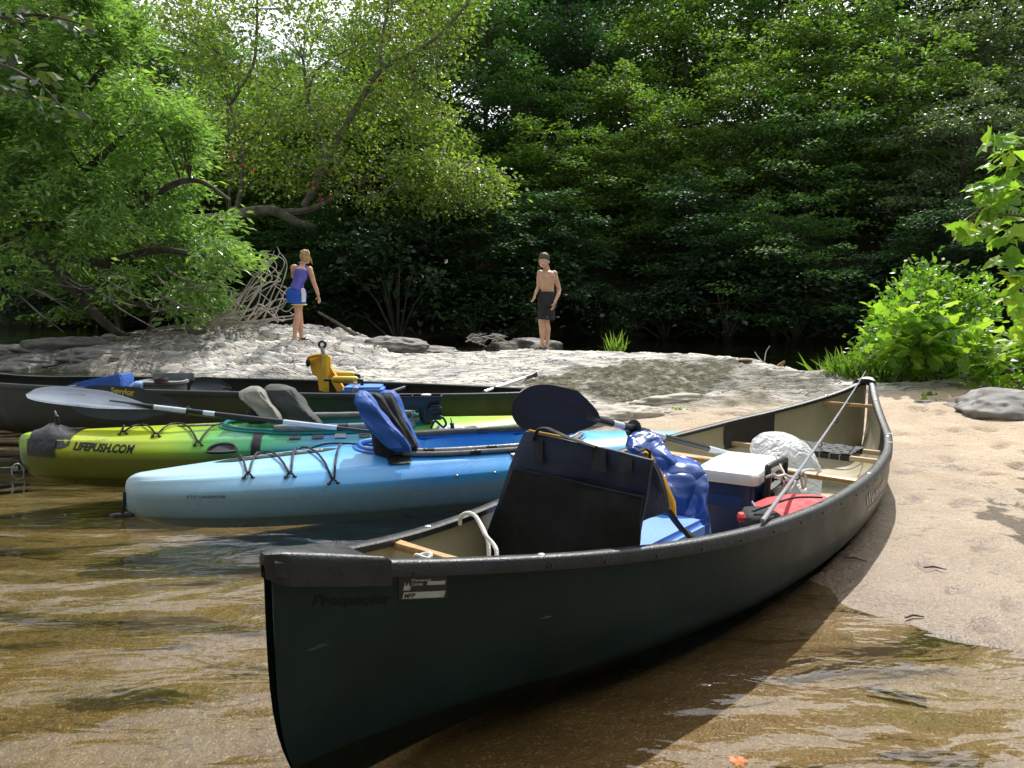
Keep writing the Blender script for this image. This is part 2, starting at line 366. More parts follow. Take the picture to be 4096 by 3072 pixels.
def gz(x, y, fine=True):
    x = np.asarray(x, float); y = np.asarray(y, float)
    z = gz_base(x, y); rk = rockmask(x, y) * (y < 21)
    up = sstep(-.25, .06, z)
    # foliated rock: low ledges running up to the right
    u = x * .92 + y * .38; v = -x * .38 + y * .92
    wob = fbm(x * .5, y * .5, 3, 9) * 3
    s = v * 1.9 + u * .25 + wob
    saw = s - np.floor(s); led = np.where(saw < .8, saw / .8, (1 - saw) / .2)
    s2 = v * 6 + u * .6 + wob * 2.3 + fbm(x * 2, y * 2, 2, 3) * 2; saw2 = s2 - np.floor(s2)
    lo = sstep(-5, -2.6, x) ; amp = np.where(x < -2.2, 1.15, .9)
    z = z + rk * up * amp * ((led - .5) * np.where(x < -2.2, .2, .1) + (saw2 - .5) * .022 + (fbm(x * .8, y * 1.1, 2, 21) - .5) * .12 + (fbm(x * 5, y * 9, 2, 31) - .5) * .018)
    # potholes in the left outcrop
    h = fbm(x * 1.1, y * 1.6, 2, 77); z = z - rk * up * (x < -2) * sstep(.64, .69, h) * .14
    # sand: soft undulation and scuffs
    sd = (1 - rk) * (y < 12) * (x > -1)
    z = z + sd * ((fbm(x * 2.2, y * 2.2, 3, 41) - .5) * .012 + (fbm(x * 9, y * 9, 2, 43) - .5) * .006)
    sc = sstep(.63, .7, fbm(x * 3.1 + 5, y * 2.6, 2, 51)) * sstep(.03, .07, z); z = z - sd * sc * .04 * fbm(x * 16, y * 16, 2, 52) * 2
    z = z + (y > 21) * (fbm(x * .3, y * .3, 4, 61) - .5) * 1.4 * sstep(21, 27, y)
    # footprints and scuffed hollows in the sand
    for (px_, py_, ln_, an_) in PRINTS:
        c_ = G(px_, py_, .04); du = (x - c_.x) * math.cos(an_) + (y - c_.y) * math.sin(an_); dv = -(x - c_.x) * math.sin(an_) + (y - c_.y) * math.cos(an_)
        q_ = np.sqrt((du / ln_) ** 2 + (dv / (ln_ * .42)) ** 2) + (fbm(x * 14, y * 14, 2, 57) - .5) * .5; z = np.where(q_ < 1.6, np.maximum(z - .016 * sstep(1.0, .5, q_) + .006 * np.exp(-((q_ - 1.15) / .2) ** 2), np.minimum(z, .006)), z)
    # hull prints
    ax = (x - CA.x) * CX.x + (y - CA.y) * CX.y; rr = (x - CA.x) * CR_.x + (y - CA.y) * CR_.y; t = ax / CL * 2 - 1
    w = np.where(rr > 0, np.interp(t, RT, RW), np.interp(t, LT, LW)); q = np.abs(rr) / np.maximum(w, .02)
    allow = -.13 + .09 * (t + 1) / 2 + .015 * np.abs(t) ** 4 - .014 + .3 * sstep(.62, 1.15, q) ** 1.5
    z = np.where((np.abs(t) < 1) & (q < 1.15), np.minimum(z, allow), z)
    ax = (x - BA.x) * BX.x + (y - BA.y) * BX.y; rr = (x - BA.x) * BR.x + (y - BA.y) * BR.y
    z = np.where((ax > .1) & (ax < BL) & (np.abs(rr) < .45), np.minimum(z, -.09), z)
    return z
def gz1(x, y): return float(gz(np.array([x]), np.array([y]))[0])
def axis(a, b, fine, lo, hi, g):
    mid = list(np.arange(a, b + 1e-6, fine)); l = []; s = fine; x = a
    while x > lo: s *= g; x -= s; l.append(x)
    r = []; s = fine; x = b
    while x < hi: s *= g; x += s; r.append(x)
    return np.array(l[::-1] + mid + r)
gx = axis(-5.2, 5.2, .035, -150, 150, 1.09)
gy = np.concatenate([axis(1.6, 8.0, .035, -6, 8.0, 1.15), np.arange(8.05, 16.5, .05), axis(16.6, 17, .15, 16.6, 160, 1.05)[0:]])
gy = np.unique(np.round(gy, 4))
X, Y = np.meshgrid(gx, gy); Z = gz(X, Y)
nx, ny = len(gx), len(gy)
V = np.stack([X, Y, Z], 2).reshape(-1, 3)
RK = (rockmask(X, Y) * (Y < 21)).ravel()
# moss patch on the slab
mc = G(640, 378, .26); mu = (X - mc.x) * .97 + (Y - mc.y) * -.25; mv = (X - mc.x) * .25 + (Y - mc.y) * .97
MO = sstep(1.15, .75, np.sqrt((mu / 1.35) ** 2 + (mv / 1.3) ** 2) + (fbm(X * 2, Y * 2, 4, 71) - .5) * 1.1)
m2 = G(745, 385, .22); MO = np.maximum(MO, .75 * sstep(1.1, .7, np.sqrt(((X - m2.x) / .9) ** 2 + ((Y - m2.y) / .8) ** 2) + (fbm(X * 3, Y * 3, 4, 73) - .5) * 1.4)).ravel()
V[:, 2] += MO * (fbm(X * 7, Y * 7, 3, 81).ravel() - .35) * .06
PR = np.zeros_like(X)
for (px_, py_, ln_, an_) in PRINTS:
    c_ = G(px_, py_, .04); du = (X - c_.x) * math.cos(an_) + (Y - c_.y) * math.sin(an_); dv = -(X - c_.x) * math.sin(an_) + (Y - c_.y) * math.cos(an_)
    PR = np.maximum(PR, sstep(1.1, .3, np.sqrt((du / ln_) ** 2 + (dv / (ln_ * .42)) ** 2) + (fbm(X * 12, Y * 12, 3, 58) - .5) * 1.3))
PR = PR.ravel()
def ground_mat():
    t = NT('ground')
    at = lambda n: t.n('ShaderNodeAttribute', attribute_name=n).outputs['Fac']
    tc = t.n('ShaderNodeTexCoord').outputs['Object']; pos = t.n('ShaderNodeNewGeometry').outputs['Position']
    sx = t.n('ShaderNodeSeparateXYZ'); t.l(pos, sx.inputs[0]); z = sx.outputs[2]
    N = lambda s, d=5, r=.55, **k: t.noise(s, d, r, vec=pos, **k)
    # sand
    sand = t.ramp(N(3.5), [(.35, (.47, .365, .25)), (.65, (.59, .48, .355))])
    grain = N(260, 2); sand = t.mix(t.ramp(grain, [(.3, .25), (.7, .8)]), t.mix(.5, sand, (.3, .22, .15), 'MULTIPLY'), sand)
    vor = t.n('ShaderNodeTexVoronoi'); vor.inputs['Scale'].default_value = 190; t.l(pos, vor.inputs['Vector'])
    spk = t.n('ShaderNodeSeparateColor'); t.l(vor.outputs['Color'], spk.inputs[0])
    sand = t.mix(t.ramp(spk.outputs[0], [(.86, 0), (.93, .7)]), sand, (.16, .1, .06))
    sand = t.mix(t.ramp(spk.outputs[1], [(.95, 0), (.98, .6)]), sand, (.8, .74, .64))
    deb = t.ramp(N(5.5, 4, .7, stretch=(1, 1.6, 1)), [(.6, 0), (.68, .8)]); sand = t.mix(deb, sand, (.2, .13, .09)); sand = t.mix(t.math('MULTIPLY', at('scuff'), t.ramp(N(40, 4, .7), [(.4, .1), (.58, .85)])), sand, (.17, .1, .065))
    # bed under water
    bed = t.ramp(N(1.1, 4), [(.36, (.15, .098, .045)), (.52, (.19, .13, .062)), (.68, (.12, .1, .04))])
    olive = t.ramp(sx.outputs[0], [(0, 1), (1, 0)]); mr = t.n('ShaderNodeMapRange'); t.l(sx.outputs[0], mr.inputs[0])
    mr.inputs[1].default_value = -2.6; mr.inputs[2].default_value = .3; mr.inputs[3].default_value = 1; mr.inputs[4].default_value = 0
    bed = t.mix(t.math('MULTIPLY', mr.outputs[0], .7), bed, t.ramp(N(2.6, 5), [(.4, (.12, .115, .035)), (.65, (.19, .16, .06))]))  # olive toward the deeper left paints the water's depth darkening into the bed
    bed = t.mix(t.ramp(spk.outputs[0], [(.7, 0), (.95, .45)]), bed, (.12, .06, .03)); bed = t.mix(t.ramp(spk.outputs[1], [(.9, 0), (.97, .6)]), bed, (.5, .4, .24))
    pv = t.n('ShaderNodeTexVoronoi'); pv.inputs['Scale'].default_value = 17; t.l(pos, pv.inputs['Vector']); pc = t.n('ShaderNodeSeparateColor'); t.l(pv.outputs['Color'], pc.inputs[0])
    peb = t.math('MULTIPLY', t.ramp(pv.outputs['Distance'], [(.22, 1), (.3, 0)]), t.ramp(pc.outputs[0], [(.86, 0), (.9, .7)])); bed = t.mix(peb, bed, t.ramp(pc.outputs[1], [(.3, (.07, .06, .035)), (.7, (.22, .17, .1))]))
    def mrz(a, b):
        q = t.n('ShaderNodeMapRange'); t.l(z, q.inputs[0]); q.inputs[1].default_value = a; q.inputs[2].default_value = b; return q.outputs[0]
    wet = t.mix(1, sand, (.44, .38, .33), 'MULTIPLY')
    wz = t.n('ShaderNodeMapRange'); t.l(t.math('ADD', z, t.math('MULTIPLY', t.math('SUBTRACT', N(2.2), .5), .035)), wz.inputs[0]); wz.inputs[1].default_value = .006; wz.inputs[2].default_value = .075
    dry = wz.outputs[0]
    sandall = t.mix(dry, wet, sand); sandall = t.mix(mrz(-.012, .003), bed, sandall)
    # rock
    rst = t.noise(1.6, 6, .65, vec=pos, stretch=(1.2, 4.5, 3, -.38)); rfi = t.noise(7, 6, .7, vec=pos, stretch=(1, 4, 3, -.38))
    rock = t.ramp(rst, [(.34, (.2, .2, .205)), (.44, (.38, .37, .36)), (.54, (.66, .62, .55)), (.64, (.74, .69, .6)), (.76, (.46, .39, .3))])
    rock = t.mix(t.ramp(rfi, [(.33, .9), (.39, 0)]), rock, (.09, .08, .065))
    crk = t.noise(1.5, 4, .6, vec=pos, stretch=(1, 3.2, 2, -.38), dist=1.5); crk = t.math('ABSOLUTE', t.math('SUBTRACT', crk, .5)); rock = t.mix(t.ramp(crk, [(.005, .95), (.016, 0)]), rock, (.04, .035, .03))
    rock = t.mix(t.ramp(N(4.2, 5, .7), [(.62, 0), (.7, .6)]), rock, (.25, .19, .12))
    lz = t.n('ShaderNodeMapRange'); t.l(sx.outputs[0], lz.inputs[0]); lz.inputs[1].default_value = -6.2; lz.inputs[2].default_value = -4.4; lz.inputs[3].default_value = .75; lz.inputs[4].default_value = 0
    rock = t.mix(lz.outputs[0], rock, t.ramp(rfi, [(.35, (.06, .055, .045)), (.65, (.2, .17, .13))]))  # rock darkened toward the left, the overhanging tree's shadow put into its colour
    rwet = t.mix(.8, rock, (.3, .28, .24), 'MULTIPLY'); wr = t.n('ShaderNodeMapRange'); t.l(t.math('ADD', z, t.math('MULTIPLY', t.math('SUBTRACT', N(2.7), .5), .08)), wr.inputs[0]); wr.inputs[1].default_value = .02; wr.inputs[2].default_value = .07
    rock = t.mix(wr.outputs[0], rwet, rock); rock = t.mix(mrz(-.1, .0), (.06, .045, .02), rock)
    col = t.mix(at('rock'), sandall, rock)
    mossc = t.ramp(N(14, 5, .7), [(.38, (.035, .035, .014)), (.55, (.10, .09, .045)), (.68, (.3, .26, .18))])
    col = t.mix(t.math('MULTIPLY', at('moss'), t.ramp(N(6, 4), [(.3, .5), (.5, 1)])), col, mossc)
    soil = t.ramp(N(2.4), [(.4, (.035, .028, .016)), (.6, (.06, .055, .02))])
    col = t.mix(at('soil'), col, soil)
    rough = t.mix(t.math('MULTIPLY', dry, 1), (.42, .42, .42), (.9, .9, .9))
    hgt = t.mix(at('rock'), t.math('ADD', t.math('MULTIPLY', N(120, 3), .35), t.math('MULTIPLY', N(22, 5), 1.2)), t.math('ADD', t.math('MULTIPLY', rfi, 2.2), t.math('ADD', t.math('MULTIPLY', N(38, 6, .7), 1.0), t.math('MULTIPLY', t.ramp(crk, [(.0, 0), (.03, 1)]), 2.5))))
    nm = t.bump(hgt, .7, .02)
    return t.done(t.bsdf(col, rough, nm))
GM = ground_mat()
idx = np.arange(nx * ny).reshape(ny, nx)
quads = np.stack([idx[:-1, :-1], idx[:-1, 1:], idx[1:, 1:], idx[1:, :-1]], 2).reshape(-1, 4)
qc = V[quads].mean(1); qr = RK[quads].mean(1)
SOIL = np.maximum(sstep(20.5, 22, Y), np.maximum(sstep(5.0, 5.8, X + (fbm(X * 1.1, Y * 1.1, 3, 91) - .5) * 1.2 - (Y < 7) * (7 - Y) * .8) * (Y > 5.2) * (Y < 20) , ((X < -10.5) & (Y < 20)) * 1.0)).ravel()
qs = SOIL[quads].mean(1)
cls = np.where(qs > .5, 3, np.where(qr > .5, 2, np.where(qc[:, 2] < 0, 0, 1)))
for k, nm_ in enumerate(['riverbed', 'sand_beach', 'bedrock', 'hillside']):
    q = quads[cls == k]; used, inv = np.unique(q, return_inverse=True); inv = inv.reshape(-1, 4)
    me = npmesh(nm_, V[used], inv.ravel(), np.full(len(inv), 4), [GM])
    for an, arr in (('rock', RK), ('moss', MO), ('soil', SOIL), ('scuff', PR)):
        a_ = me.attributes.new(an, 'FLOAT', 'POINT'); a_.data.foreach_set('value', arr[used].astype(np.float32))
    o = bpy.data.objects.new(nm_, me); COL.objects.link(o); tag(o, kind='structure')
# ------------------------------------------------------------------ water
def water_mat():
    t = NT('water')
    pos = t.n('ShaderNodeNewGeometry').outputs['Position']
    tu = t.n('ShaderNodeAttribute', attribute_name='turb').outputs['Fac']
    big = t.noise(1.15, 2, .45, vec=pos, stretch=(.8, 1.5, 1, .5), dist=.3); mid = t.noise(4.5, 3, .5, vec=pos, stretch=(.7, 1.6, 1, .3), dist=.5)
    fine = t.noise(24, 2, .5, vec=pos, stretch=(.7, 1.5, 1, -.25), dist=.4); chop = t.noise(9, 5, .75, vec=pos, stretch=(.7, 1.8, 1))
    h = t.math('ADD', t.math('MULTIPLY', big, 7.5), t.math('ADD', t.math('MULTIPLY', mid, .8), t.math('MULTIPLY', fine, .07)))
    h = t.math('ADD', h, t.math('MULTIPLY', t.math('MULTIPLY', chop, tu), 4.5))
    nm = t.bump(h, .36, .06)
    tr = t.n('ShaderNodeBsdfTransparent'); tr.inputs[0].default_value = (.87, .8, .64, 1)
    gl = t.n('ShaderNodeBsdfGlossy'); gl.inputs['Roughness'].default_value = .035; t.l(nm, gl.inputs['Normal'])
    fr = t.n('ShaderNodeFresnel'); fr.inputs[0].default_value = 1.33; t.l(nm, fr.inputs['Normal'])
    m = t.n('ShaderNodeMixShader'); t.l(t.math('MULTIPLY', fr.outputs[0], 1.6, True), m.inputs[0]); t.l(tr.outputs[0], m.inputs[1]); t.l(gl.outputs[0], m.inputs[2])
    return t.done(m.outputs[0])
wx = axis(-6, 6, .12, -150, 150, 1.12); wy = axis(1, 18, .12, -6, 120, 1.12)
WX, WY = np.meshgrid(wx, wy); wz = np.zeros_like(WX)
# fast water: far left reach, the gap between the outcrops, the riffle behind them
def blob(x, y, rx, ry): return sstep(1.1, .4, np.sqrt(((WX - x) / rx) ** 2 + ((WY - y) / ry) ** 2))
turb = np.maximum.reduce([blob(-9, 17.5, 4.5, 2.6), blob(-2.9, 11.0, 1.6, .8), blob(-1.1, 16.5, 2.6, 1.6), blob(-4.6, 10.7, 1.3, .4), blob(-1.7, 13.8, .8, .9)])
wi = np.arange(len(wx) * len(wy)).reshape(len(wy), len(wx)); wq = np.stack([wi[:-1, :-1], wi[:-1, 1:], wi[1:, 1:], wi[1:, :-1]], 2).reshape(-1, 4)
wme = npmesh('river_water', np.stack([WX, WY, wz], 2).reshape(-1, 3), wq.ravel(), np.full(len(wq), 4), [water_mat()])
a_ = wme.attributes.new('turb', 'FLOAT', 'POINT'); a_.data.foreach_set('value', turb.ravel().astype(np.float32))
o = bpy.data.objects.new('river_water', wme); COL.objects.link(o); tag(o, kind='structure')
# ------------------------------------------------------------------ sky and sun
SUN_AZ, SUN_EL = R(20), R(50)
w = bpy.data.worlds.new('World'); SC.world = w; w.use_nodes = True; nt = w.node_tree; nt.nodes.clear()
sky = nt.nodes.new('ShaderNodeTexSky'); sky.sky_type = 'NISHITA'; sky.sun_disc = False; sky.sun_elevation = SUN_EL; sky.sun_rotation = SUN_AZ
sky.air_density = 1; sky.dust_density = 2
tc = nt.nodes.new('ShaderNodeTexCoord'); ns = nt.nodes.new('ShaderNodeTexNoise'); ns.inputs['Scale'].default_value = 3.2; ns.inputs['Detail'].default_value = 6
mp = nt.nodes.new('ShaderNodeMapping'); mp.inputs['Scale'].default_value = (1, 1, 2.2); nt.links.new(tc.outputs['Generated'], mp.inputs[0]); nt.links.new(mp.outputs[0], ns.inputs['Vector'])
rp = nt.nodes.new('ShaderNodeValToRGB'); rp.color_ramp.elements[0].position = .28; rp.color_ramp.elements[1].position = .5; nt.links.new(ns.outputs['Fac'], rp.inputs[0])
sdv = (math.sin(SUN_AZ) * math.cos(SUN_EL), math.cos(SUN_AZ) * math.cos(SUN_EL), math.sin(SUN_EL))
vd = nt.nodes.new('ShaderNodeVectorMath'); vd.operation = 'DOT_PRODUCT'; nt.links.new(tc.outputs['Generated'], vd.inputs[0]); vd.inputs[1].default_value = sdv
lobe = nt.nodes.new('ShaderNodeMapRange'); lobe.interpolation_type = 'SMOOTHSTEP'; nt.links.new(vd.outputs['Value'], lobe.inputs[0]); lobe.inputs[1].default_value = .45; lobe.inputs[2].default_value = 1; lobe.inputs[3].default_value = 13; lobe.inputs[4].default_value = 46
cl = nt.nodes.new('ShaderNodeVectorMath'); cl.operation = 'SCALE'; cl.inputs[0].default_value = (.95, .985, 1.04); nt.links.new(lobe.outputs[0], cl.inputs['Scale'])
mx = nt.nodes.new('ShaderNodeMix'); mx.data_type = 'RGBA'; nt.links.new(rp.outputs[0], mx.inputs[0]); nt.links.new(sky.outputs[0], mx.inputs[6]); nt.links.new(cl.outputs[0], mx.inputs[7])
bg = nt.nodes.new('ShaderNodeBackground'); bg.inputs[1].default_value = .055; nt.links.new(mx.outputs[2], bg.inputs[0])
wo = nt.nodes.new('ShaderNodeOutputWorld'); nt.links.new(bg.outputs[0], wo.inputs[0])
sl = bpy.data.lights.new('sun', 'SUN'); sl.energy = 5.0; sl.angle = R(.53); sl.color = (1, .955, .88)
so = bpy.data.objects.new('sun', sl); COL.objects.link(so)
sd = Vector((math.sin(SUN_AZ) * math.cos(SUN_EL), math.cos(SUN_AZ) * math.cos(SUN_EL), math.sin(SUN_EL)))
so.rotation_euler = (-sd).to_track_quat('-Z', 'Y').to_euler(); so.location = (5, 5, 30)
SC.view_settings.view_transform = 'Standard'; SC.view_settings.look = 'None'; SC.view_settings.exposure = .1; SC.view_settings.gamma = 1
SC.cycles.transparent_max_bounces = 16; SC.cycles.max_bounces = 8
# ------------------------------------------------------------------ canoe builder
def canoe_hull(name, fr, LEN, wfun, sheer, keel, mats, parent, inset=.12, floor=.014, nt=110, nd=14, t0=-1, t1=1, p=.5, mexp=.85, flare=.0):
    """fr(a, r, z) -> world. outer skin, inner skin"""
    mb = MB()
    def pt(t, side, d, inner):
        th = math.pi / 2 * d; zf = math.sin(th) ** mexp; yf = max(math.cos(th), 0) ** p
        yf *= 1 + .05 * math.sin(math.pi * d)
        g = sheer(t); k = keel(t); ins = inset * zf ** 5
        e = 1 - abs(t) ** 6; yf = yf * e + (1 - zf ** 3) * .95 * (1 - e) if abs(t) > .7 else yf
        wv = wfun(t, side > 0)
        if inner: wv = max(wv - .012, .002); ins += .012; k = max(k + .012, floor)
        a = LEN / 2 + (LEN / 2 - ins) * t
        z = g - (g - k) * zf
        if inner: z = max(z, floor)
        return fr(a, side * wv * yf, z)
    ts = [math.sin(math.pi / 2 * (i / nt * 2 - 1)) * .35 + (i / nt * 2 - 1) * .65 for i in range(nt + 1)]
    for inner in (0, 1):
        mb.mi = inner; rows = []
        for t in ts:
            rows.append([pt(t, -1, j / nd, inner) for j in range(nd)] + [pt(t, 0.0, 1, inner)] + [pt(t, 1, j / nd, inner) for j in range(nd - 1, -1, -1)])
        mb.sheet(rows)
    me = mb.mesh(name, mats); o = link_mesh(name, me, parent)
    return o, pt
def gunwale(fr, LEN, wfun, sheer, side, m, parent, t0=-1, t1=1, wi=.03, wo=.014, up=.006, dn=.034, n=120):
    mb = MB(); loops = []
    for i in range(n + 1):
        t = t0 + (t1 - t0) * i / n; a = LEN / 2 * (1 + t); wv = wfun(t, side > 0); g = sheer(t); wi_ = min(wi, wv * .9)
        prof = [(-wi_, up - .004), (-wi_ + .006, up), (wo - .008, up), (wo, up - .007), (wo, -dn), (wo - .007, -dn - .003), (.003, -dn), (.001, -.012), (-.012, -.012), (-wi_, -.016)]
        loops.append([fr(a, side * (wv + x), g + z) for x, z in prof])
    mb.loft(loops); return mb.build('gunwale', m, parent, angle=50)
CG = mat('canoe_green', (.012, .045, .038), .42, (.009, .033, .03), 3.5, .06, 8)
def scuffed_green():
    t = NT('scuffed_green')
    pos = t.n('ShaderNodeTexCoord').outputs['Object']
    base = t.ramp(t.noise(2.2, 5, vec=pos), [(.35, (.0025, .013, .014)), (.65, (.005, .023, .02))])
    st = t.noise(7, 6, .7, vec=pos, stretch=(1.5, 1.5, .28)); base = t.mix(t.ramp(st, [(.56, 0), (.72, .4)]), base, (.025, .05, .038))
    sx = t.n('ShaderNodeSeparateXYZ'); t.l(pos, sx.inputs[0]); mr = t.n('ShaderNodeMapRange'); t.l(sx.outputs[0], mr.inputs[0]); mr.inputs[1].default_value = 1.2; mr.inputs[2].default_value = 3.0
    mr.inputs[4].default_value = .6
    base = t.mix(t.math('MULTIPLY', mr.outputs[0], t.ramp(t.noise(3, 5, .65, vec=pos), [(.3, .3), (.6, 1)])), base, (.11, .11, .075))
    sc = t.noise(30, 3, .6, vec=pos, stretch=(.12, .12, 1)); base = t.mix(t.ramp(sc, [(.7, 0), (.76, .5)]), base, (.16, .2, .17))
    r = t.ramp(t.noise(5, 5, vec=pos), [(.3, .28), (.7, .5)])
    return t.done(t.bsdf(base, r, t.bump(t.noise(60, 4, vec=pos), .08, .01), Specular_IOR_Level=.3))
M['canoe_green'] = scuffed_green()
M['canoe_tan'] = mat('canoe_tan', (.42, .38, .27), .42, (.34, .3, .2), 3, .1, 60)
canoe = tag(empty('canoe', L(0, 0, 0)), 'big dark green canoe with tan inside and black gunwales, nearest the camera', 'canoe', 'canoes')
hull, hpt = canoe_hull('hull', L, CL, cw, csheer, ckeel, [M['canoe_green'], M['canoe_tan']], canoe)
for s in (-1, 1): gunwale(L, CL, cw, csheer, s, M['black_vinyl'], canoe)
def deck2(t_end, sgn, n=18):
    mb = MB(); loops = []
    for i in range(n + 1):
        f = i / n; t = sgn * (1 - (1 - t_end) * f); a = CL / 2 * (1 + t); g = csheer(t)
        wl = cw(t, False) + .016; wr = cw(t, True) + .016
        nz = [0.25, .75, .95][i] if i < 3 else 1
        out = sgn * (.012 if i == 0 else .008 if i == 1 else .003 if i == 2 else 0)
        prof = [(-1, -.055), (-1.0, -.01), (-1.0, .008), (-.93, .017)] + [(u, .02 + .006 * (1 - u * u)) for u in np.linspace(-.85, .85, 9)] + [(.93, .017), (1.0, .008), (1.0, -.01), (1, -.055), (.9, -.05), (.86, -.02), (0, -.006), (-.86, -.02), (-.9, -.05)]
        loops.append([L(a + out - sgn * .07 * (1 - u * u) * -(f ** 3), u * (wr if u > 0 else wl) * nz, g + z * (nz * .4 + .6)) for u, z in prof])
    mb.loft(loops); return mb
deck2(.885, -1).build('deck_plate', M['black_vinyl'], canoe, angle=45)
deck2(.955, 1).build('deck_plate', M['black_vinyl'], canoe, angle=45)
def crossbar(name, a, z, m, rad=.016, wide=1.0, a2=None, bend=0):
    t = a / CL * 2 - 1; wl = cw(t, False) - .012; wr = cw(t, True) - .012
    pts = [L(a + bend * (1 - (u * 2 - 1) ** 2), -wl + (wl + wr) * u, z) for u in np.linspace(0, 1, 13)]
    return MB().tube(pts, [rad * (1.15 - .25 * math.sin(math.pi * i / 12)) for i in range(13)], 10, flat=wide).build(name, m, canoe)
def bar_flat(name, a, z, m, wd, th):
    t = a / CL * 2 - 1; wl = cw(t, False) - .012; wr = cw(t, True) - .012; mb = MB(); loops = []
    for u in np.linspace(0, 1, 17):
        r = -wl + (wl + wr) * u; k = wd * (1 + .35 * math.cos(2 * math.pi * u) * .5)
        loops.append([L(a + x * k, r, z + y * th) for x, y in ((-.5, -.3), (-.4, -.5), (.4, -.5), (.5, -.3), (.5, .3), (.4, .5), (-.4, .5), (-.5, .3))])
    mb.loft(loops); return mb.build(name, m, canoe)
bar_flat('thwart', 2.66, .285, M['wood'], .06, .026)
bar_flat('carry_handle', .5, .40, M['wood'], .03, .022)
bar_flat('carry_handle', 4.42, .40, M['wood'], .028, .022)
seat = None
s1 = bar_flat('seat_rail', 3.60, .2, M['seat_wood'], .03, .026); s2 = bar_flat('seat_rail', 3.86, .2, M['seat_wood'], .03, .026)
mb = MB()
for k in range(8):
    r = -.2 + k * .057 + .02
    mb.sheet([[L(3.585 + .29 * i / 8, r + dx, .219 + .005 * ((i + k) % 2)) for dx in (-.026, .026)] for i in range(9)])
for k in range(5):
    a = 3.625 + k * .052
    mb.sheet([[L(a + da, -.22 + .46 * i / 16, .2205 + .004 * ((i + k) % 2)) for da in (-.022, .022)] for i in range(17)])
for k in range(8):
    r = -.2 + k * .057 + .02
    for aa in (3.60, 3.86): mb.tube([L(aa, r - .025, .2), L(aa, r + .025, .2)], .0195, 10)
mb.build('seat_webbing', M['webbing'], canoe)
for s in (-1, 1):
    mb = MB(); rows = []
    for a in np.linspace(3.52, 3.98, 7):
        t = a / CL * 2 - 1
        rows.append([hpt(t, s, d, 1) + CR_ * (-s * .006) for d in (.02, .1, .2, .3)])
    mb.sheet(rows); mb.build('seat_bracket', M['black_plastic'], canoe)
def gpt(t, side, off=0, dz=.006): return L(CL / 2 * (1 + t), side * (cw(t, side > 0) + off), csheer(t) + dz)
for t, s in ((-.715, -1), (-.705, 1), (.1, 1), (.825, 1), (.83, -1), (.48, 1)):
    mb = MB(); c = gpt(t, s, -.01, .006); mb.loft([[c + Vector((math.cos(u) * r, math.sin(u) * r, z)) for u in np.linspace(0, 2 * math.pi, 13)[:-1]] for r, z in ((.011, 0), (.010, .003), (.005, .005), (.001, .005))])
    mb.build('rivet', M['metal'], canoe)
for k in range(14):
    t = -.93 + k * .075 if k > 2 else (-.935, -.86, -.7)[k]
    c = gpt(t, 1, .0155, -.022); n_ = CR_
    mb = MB(); mb.loft([[c + CX * math.cos(u) * r + Vector((0, 0, math.sin(u) * r)) + CR_ * d for u in np.linspace(0, 2 * math.pi, 9)[:-1]] for r, d in ((.005, 0), (.004, .002), (.001, .002))]); mb.build('rivet', M['black_plastic'], canoe)
def on_hull(a0, d0, side=1, off=.0025, slant=0):
    """text x runs from the near tip inward along the hull; y up"""
    def f(x, y):
        t = (a0 + x) / CL * 2 - 1; g = csheer(t); z = g - d0 + y + slant * x
        lo, hi = 0.0, .95
        for _ in range(22):
            m_ = (lo + hi) / 2
            if hpt(t, side, m_, 0).z > z: lo = m_
            else: hi = m_
        d = (lo + hi) / 2; p = hpt(t, side, d, 0); q = hpt(t, side, min(d + .02, 1), 0); q2 = hpt(t + .004, side, d, 0)
        n = (q - p).cross(q2 - p).normalized()
        if n.dot(CR_ * side) < 0: n = -n
        return p + n * off
    return f
text_on('lettering', 'Prospector', .038, on_hull(.09, .105, off=.002), M['prospector_lettering'], canoe, shear=.35, space=1.12, bold=.0012)
# maker's plate
fpl = on_hull(.315, .094, off=.0032); fp2 = on_hull(.315, .094, off=.0045)
def patch(f, x0, y0, x1, y1, m, name, parent, sh=0, nx_=6, ny_=3):
    mb = MB(); mb.sheet([[f(x0 + (x1 - x0) * i / nx_ + sh * (y1 - y0) * j / ny_, y0 + (y1 - y0) * j / ny_) for j in range(ny_ + 1)] for i in range(nx_ + 1)])
    return mb.build(name, m, parent)
plate = patch(on_hull(.315, .094, off=.002), -.008, -.004, .122, .062, M['black_plastic'], 'maker_plate', canoe)
patch(fpl, .0, .0, .112, .017, M['grey_label'], 'label_strip', plate, .3); patch(fpl, .066, .034, .115, .044, M['grey_label'], 'label_strip', plate, .3)
patch(fpl, .003, .022, .021, .033, M['grey_label'], 'tree_emblem', plate, .3)
mb = MB(); mb.add([fpl(x, y) for x, y in ((.004, .033), (.007, .033), (.0085, .046), (.010, .033), (.013, .033), (.014, .040), (.0155, .033), (.0175, .044), (.0195, .033), (.021, .033), (.02, .0325), (.004, .0325))], [tuple(range(12))]); mb.build('tree_emblem', M['grey_label'], plate, smooth=False)
text_on('lettering', 'We-no-nah', .0115, lambda x, y: fpl(x + .025, y + .044), M['white_lettering'], plate)
text_on('lettering', 'Canoe', .0115, lambda x, y: fpl(x + .025, y + .034), M['white_lettering'], plate)
text_on('lettering', 'MFP', .0165, lambda x, y: fp2(x + .004, y + .0025), M['dark_lettering'], plate, bold=.0004, shear=.2)
fw_ = on_hull(2.56, .125, off=.003)
text_on('lettering', 'We-no-nah', .085, lambda x, y: fw_(x * 1.15, y), M['white_lettering'], canoe, space=1.0)
fw2 = on_hull(2.62, .152, off=.003); text_on('lettering', 'www.wenonah.com', .026, lambda x, y: fw2(x * 1.6, y), M['white_lettering'], canoe)
